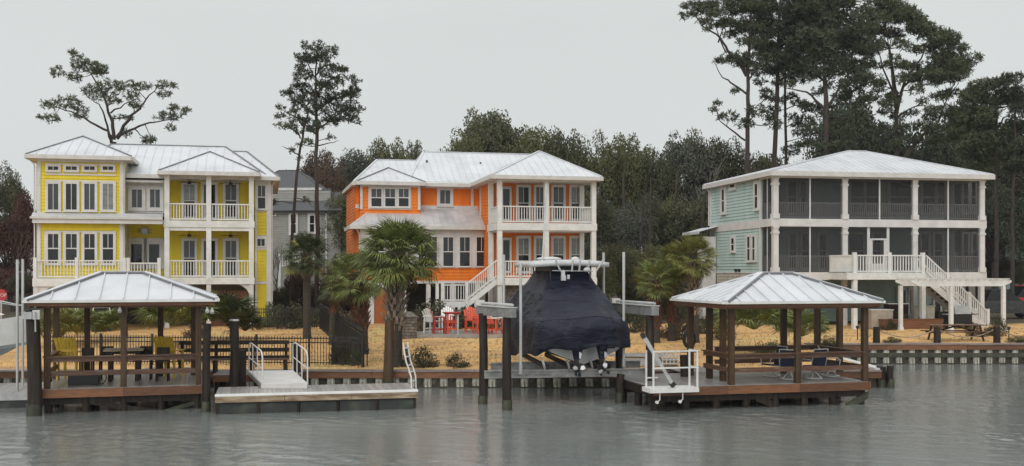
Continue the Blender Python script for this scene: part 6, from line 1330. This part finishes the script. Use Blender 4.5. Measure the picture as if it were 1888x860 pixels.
for i, (px_, r_, d_) in enumerate(((1105, .16, 84), (1150, .2, 86), (1196, .14, 83), (1238, .18, 88), (1290, .2, 85), (1180, .1, 81))):
    X, Y, Z = P(px_, 320+rg.uniform(0, 50), d_); o = MB().tube([(0,0,-.3),(rg.uniform(-.2, .2),0,Z*.4),(rg.uniform(-.5, .5),0,Z-1)], [r_, r_*.8, r_*.4], 8).obj('tree_trunk', M['bark']); o.location = (X, Y, GZ(Y))
    tag(o, ('slim grey trunk right of the orange porch', 'thicker trunk in the gap right of the orange house', 'slim trunk above the right lift beam', 'trunk behind the leftmost palm by the teal house', 'thick trunk left of the teal house corner', 'thin sapling trunk above the right lift beam')[i], 'tree')
# twiggy bare saplings
def bare(px, ytop, D, label, h0=None, mt='bark'):
    X, Y, Z = P(px, ytop, D); z0 = GZ(Y); H_ = Z-z0; T = MB(); rg = random.Random(int(px))
    def br(p, d, l, r, k):
        q = p+d*l; T.tube([p, p.lerp(q, .5)+Vector((rg.gauss(0, .03), 0, 0))*l, q], [r, r*.8, r*.6], 4, cap=False)
        if k: 
            for _ in range(3): br(p.lerp(q, rg.uniform(.5, 1)), (d+Vector((rg.gauss(0, .4), rg.gauss(0, .4), rg.gauss(.15, .2)))).normalized(), l*.62, r*.6, k-1)
    br(Vector((0, 0, -.1)), Vector((0, 0, 1)), H_*.42, .05+.006*H_, 4); o = T.obj('bare_tree', M[mt]); o.location = (X, Y, z0); tag(o, label, 'tree')
M['greytwig'] = mat('grey_twigs', (.22, .2, .18), (.14, .125, .11), .9, 5); M['browntwig'] = mat('brown_twigs', (.12, .07, .05), (.08, .05, .04), .9, 5)
bare(1400, 245, 95, 'pale leafless sapling between the two leftmost tall pines', mt='greytwig'); bare(1335, 262, 92, 'pale leafless tree left of the teal house chimney-less roof corner'.replace('chimney-less ', ''), mt='greytwig')
bare(25, 400, 84, 'brown leafless tree at the left edge', mt='browntwig'); bare(52, 430, 82, 'brown leafless tree close to the yellow house', mt='browntwig'); bare(640, 300, 88, 'brown leafless tree left of the orange roof', mt='browntwig')
bare(1430, 262, 99, 'pale leafless sapling right of the reddish pine', mt='greytwig'); bare(510, 420, 80, 'pale leafless shrub tree in front of the grey house', mt='greytwig')
# ---------------------------------------------------------------- palms
def frond_mesh(seed, droop=.35, n=26, L_=.62, pet=.75):
    rg = random.Random(seed); b = MB(); pts = [Vector((0, 0, 0)), Vector((pet*.5, 0, .06)), Vector((pet, 0, .02-.15*droop))]
    for a, c in zip(pts[:-1], pts[1:]): b.bar(a, c, .03, .015)
    o = pts[-1]
    for i in range(n):
        a = -2.1+4.2*i/(n-1)+rg.gauss(0, .03); l = L_*(1-.25*abs(a)/2.1)*rg.uniform(.85, 1.1); d = Vector((math.cos(a), math.sin(a), .12+rg.gauss(0, .06))).normalized(); s = Vector((-d.y, d.x, 0)).normalized()*.022
        m = o+d*l*.55+Vector((0, 0, .02)); e = o+d*l+Vector((0, 0, -droop*l*rg.uniform(.35, .9)))
        b.add([o, m-s, m+s, e], [(0,1,2),(1,3,2)])
    return b.mesh('frond')
FR = {}
for k in ('frond', 'frondy', 'frondd', 'deadfrond'):
    FR[k] = [frond_mesh(7+i*3, (.3, .45, .6)[i] if k != 'deadfrond' else .9) for i in range(3)]
    for m_ in FR[k]: m_.materials.append(M[k])
def boot_mesh():
    b = MB(); b.prism([(-.05,0,0),(.05,0,0),(.035,-.05,.2),(-.035,-.05,.2)], (0,.04,.02)); b.prism([(-.035,-.05,.2),(-.005,-.05,.2),(-.08,-.13,.36),(-.1,-.12,.36)], (0,.025,.01)); b.prism([(.035,-.05,.2),(.005,-.05,.2),(.08,-.13,.36),(.1,-.12,.36)], (0,.025,.01)); return b.mesh('boot')
BT = {k: boot_mesh() for k in ('boot', 'bootred')}
for k in BT: BT[k].materials.append(M[k])
def palm(label, px, pyc, D, pxb, r, n, fm='frond', boots=(0, 1), bm='boot', tr=.2, sc_=1.0, dead=8, base=None, name='palm_tree', seedv=0, low=False, lz=.6):
    rg = random.Random(int(px)+seedv); X, Y, Z = P(px, pyc, D); Xb = P(pxb, 0, D)[0]; z0 = GZ(Y) if Y > BY+.1 else 0; rt = empty(name, (Xb, Y, z0), 0, label, 'palm'); H_ = Z-z0; dx = X-Xb
    if not low:
        ax = lambda t: Vector((dx*t*t, 0, H_*t)); T = MB().tube([ax(i/10)-Vector((0, 0, .2 if i == 0 else 0)) for i in range(11)], [tr*(1.15 if i == 0 else 1)*(1-.1*i/10) for i in range(11)], 10); T.obj('trunk', M['palmtrunk'], rt)
        if boots:
            z = boots[0]*H_; k = 0
            while z < boots[1]*H_:
                m_ = 8; 
                for j in range(m_):
                    a = 2*math.pi*(j+.5*(k % 2))/m_+rg.gauss(0, .06); c = ax(z/H_); o = link('boot', BT[bm], None, rt, c+Vector((math.sin(a)*tr*.92, -math.cos(a)*tr*.92, rg.gauss(0, .02))), (rg.gauss(0, .06)+.1, 0, a), (rg.uniform(.8, 1.15)*tr/.24,)*3)
                z += .15*tr/.19; k += 1
    top = Vector((dx, 0, H_)) if not low else Vector((0, 0, lz))
    for i in range(n):
        t = (i+.5)/n; el = (1.45-2.15*t**.85) if not low else (1.2-.95*t); az = i*2.39996+rg.gauss(0, .12); s = r/1.37*rg.uniform(.82, 1.12)*(1 if t > .2 else .85)
        link('frond', FR[fm][i % 3] if rg.random() > .06 else FR['frondy'][i % 3], None, rt, top+Vector((math.cos(az)*tr*.4, math.sin(az)*tr*.4, -.1-.35*t*(not low))), (rg.gauss(0, .25), -el, az), (s, s, s))
    for i in range(dead):
        az = rg.uniform(0, 6.28); s = r/1.37*rg.uniform(.5, .8); link('dead_frond', FR['deadfrond'][i % 3], None, rt, top+Vector((math.cos(az)*tr*.7, math.sin(az)*tr*.7, -.5)), (rg.gauss(0, .3), rg.uniform(.95, 1.35), az), (s, s, s*.8))
    return rt
palm('largest palm with a thick criss-crossed trunk in front of the orange house', 735, 458, 42.6, 727, 1.85, 105, 'frond', (.3, .86), 'boot', .32, dead=16)
palm('second palm left of the large one, its trunk rusty', 656, 502, 47.0, 668, 1.45, 70, 'frond', (.3, .84), 'bootred', .27, dead=10)
palm('slim palm with a bare brown trunk in front of the grey house', 565, 462, 54.5, 566, 1.35, 72, 'frondd', (.72, .9), 'bootred', .2, dead=10)
palm('small dark palm between the slim palm and the rusty one', 622, 520, 51, 612, 1.0, 30, 'frondd', (.5, .85), 'bootred', .16, dead=8)
palm('bright green palm against the teal house left wall', 1277, 466, 52, 1280, 1.35, 74, 'frondy', (.3, .85), 'boot', .24, dead=8)
palm('yellow green palm left of the bright one, its trunk rusty', 1242, 476, 53, 1238, 1.25, 60, 'frondy', (.2, .85), 'bootred', .19, dead=10)
palm('lower dark palm, leftmost of the three by the teal house', 1207, 508, 52, 1210, 1.2, 52, 'frond', (.2, .85), 'bootred', .19, dead=10)
palm('low bushy palmetto behind the left yellow chair', 112, 612, 50, 112, 1.7, 34, 'frondy', None, tr=.12, low=True, name='palmetto', dead=0)
palm('low bushy palmetto left of the pavilion, partly behind its corner', 136, 596, 52, 140, 1.7, 32, 'frond', None, tr=.12, low=True, name='palmetto', dead=0)
palm('tall green palmetto behind the right yellow chair', 322, 590, 50, 322, 2.2, 44, 'frond', None, tr=.12, low=True, lz=1.1, name='palmetto', dead=0)
palm('green palmetto behind the right corner post of the left pavilion', 350, 578, 51.5, 350, 2.2, 40, 'frond', None, tr=.12, low=True, lz=1.1, name='palmetto', dead=3)
palm('dark palmetto in front of the brown slat screen', 415, 598, 52, 418, 1.9, 44, 'frondd', None, tr=.12, low=True, lz=1.1, name='palmetto', dead=6)
palm('lush palmetto in the gap between the two yellow chairs', 190, 606, 53, 190, 1.5, 34, 'frond', None, tr=.12, low=True, name='palmetto', dead=0)
palm('dark palmetto right of the dark pile with the pale cap', 452, 604, 53, 452, 1.3, 34, 'frondd', None, tr=.12, low=True, name='palmetto', dead=4)
palm('leafy palmetto seen through the middle of the right pavilion', 1388, 600, 48, 1390, 2.0, 44, 'frond', None, tr=.12, low=True, lz=1.1, name='palmetto', dead=2)
palm('smaller palmetto right of the leafy one behind the right pavilion', 1478, 610, 50, 1478, 1.7, 36, 'frond', None, tr=.12, low=True, name='palmetto', dead=2)
# ---------------------------------------------------------------- shrubs
def shrub_mesh(seed, k=60):
    global NR; NR = np.random.default_rng(seed); n = 42; d = NR.normal(0, 1, (n, 3)); d /= np.linalg.norm(d, axis=1, keepdims=True); d[:, 2] = abs(d[:, 2]); C_ = d*(NR.uniform(.3, 1, (n, 1))**.5)*np.array([.85, .8, .85])
    return npmesh('leaves', leaves(C_, .22, k, .085, 1), 4), C_
SH = []
for s in range(3):
    m_, C_ = shrub_mesh(50+s); T = MB()
    for i in range(0, 42, 2): T.tube(curve((0,0,-.05), Vector(C_[i]), 0, 3, .08), [.022,.016,.01,.004], 4, cap=False)
    t_ = T.mesh('stems'); t_.materials.append(M['bark']); SH.append((m_, t_))
def shrub(px, D, wpx, hpx, mt, label, v=0, z=None, cat='shrub', group=None, name='shrub'):
    X, Y, _ = P(px, 0, D); rt = empty(name, (X, Y, GZ(Y) if z is None else z), rng.uniform(0, 6), label, cat, group); s = wpx*D/F/2; q = hpx*D/F
    m_ = SH[v % 3][0]
    if len(m_.materials) == 0: m_.materials.append(M['shrub'])
    o = link('leaves', m_, None, rt, scale=(s, s, q))
    if mt != 'shrub': o.material_slots[0].link = 'OBJECT'; o.material_slots[0].material = M[mt]
    link('stems', SH[v % 3][1], None, rt, scale=(s, s, q)); return rt
for a in ((782, 42.4, 62, 42, 'shrub', 'rounded dark shrub on the bulkhead right of the swim ladder'), (842, 42.2, 56, 30, 'shrub', 'low rounded shrub on the bulkhead, right of the dark one'), (750, 42.6, 26, 40, 'shrub', 'small brown shrub against the swim ladder'),
          (628, 43.4, 50, 50, 'shrub', 'tall dark shrub behind the end of the iron fence'), (655, 43.0, 30, 40, 'frondd', 'small leafy shrub at the iron fence corner post'), (1644, 52.0, 44, 13, 'frondd', 'low green mound on the far bulkhead left of the picnic table'),
          (1880, 52.2, 60, 14, 'frondd', 'low green mound at the right edge of the far lawn'), (1420, 46.5, 70, 34, 'frondd', 'green shrub inside the right pavilion view'), (1530, 50.5, 40, 22, 'frondd', 'small green shrub seen near the right pavilion corner'),
          (1838, 56.0, 50, 40, 'shrub', 'grassy shrub at the foot of the pergola right post'), (1800, 55.5, 50, 26, 'deadfrond', 'straw coloured grass clump beside the white stair foot'),
          (535, 60.5, 70, 60, 'oak', 'shrub behind the iron fence next to the yellow house'), (500, 61.5, 50, 50, 'frondd', 'grey green shrub at the yellow house corner'), (580, 62, 60, 44, 'oak', 'shrub behind the fence under the slim palm'), (640, 58, 60, 50, 'deadfrond', 'straw coloured bush left of the arched orange door'),
          (620, 60, 60, 44, 'oak', 'green bush near the top end of the sloping fence'),
          (800, 60, 110, 60, 'oak', 'dark hedge behind the white patio chairs, left part'), (850, 60.5, 90, 52, 'oak', 'dark hedge behind the red patio table'), (895, 60, 80, 44, 'oak', 'dark hedge under the white stair of the orange house'), (768, 58, 40, 40, 'deadfrond', 'brown bush right of the stone column'), 
          (1205, 55, 60, 40, 'deadfrond', 'brown thicket left under the palms'), (1255, 54, 70, 60, 'deadfrond', 'brown thicket below the bright green palm'), (1330, 53.5, 60, 50, 'frondy', 'yellow green shrub behind the hose reel'),
          (1165, 58, 70, 66, 'oak', 'dark shrub behind the right lift beam'), (1110, 62, 60, 70, 'oak', 'dark shrub right of the orange house porch'), (1300, 57, 40, 44, 'shrub', 'dark bush below the teal house corner'),
          (1668, 60.8, 34, 30, 'deadfrond', 'small potted shrub with brown leaves under the teal deck'), (1700, 61, 26, 26, 'frondd', 'small potted green plant under the teal deck'), (1722, 62, 40, 44, 'oak', 'dark potted plant behind the pergola'), (1640, 59.5, 40, 22, 'shrub', 'low bed of plants at the planter wall'), (360, 55, 60, 30, 'deadfrond', 'brown undergrowth below the tall palmettos')):
    shrub(a[0], a[1], a[2], a[3], a[4], a[5], int(a[0]))

# ---------------------------------------------------------------- damp air
hzm = bpy.data.materials.new('damp_air'); hzm.use_nodes = True; n_ = hzm.node_tree.nodes; n_.clear(); o_ = n_.new('ShaderNodeOutputMaterial'); v_ = n_.new('ShaderNodeVolumePrincipled')
v_.inputs['Color'].default_value = (.93, .96, .97, 1); v_.inputs['Density'].default_value = .0002; v_.inputs['Anisotropy'].default_value = 0
hzm.node_tree.links.new(v_.outputs[0], o_.inputs['Volume'])
tag(MB().box(-520,520,-80,820,-4,34).obj('haze', hzm), 'thin rainy haze softening the far trees', 'haze', kind='stuff')
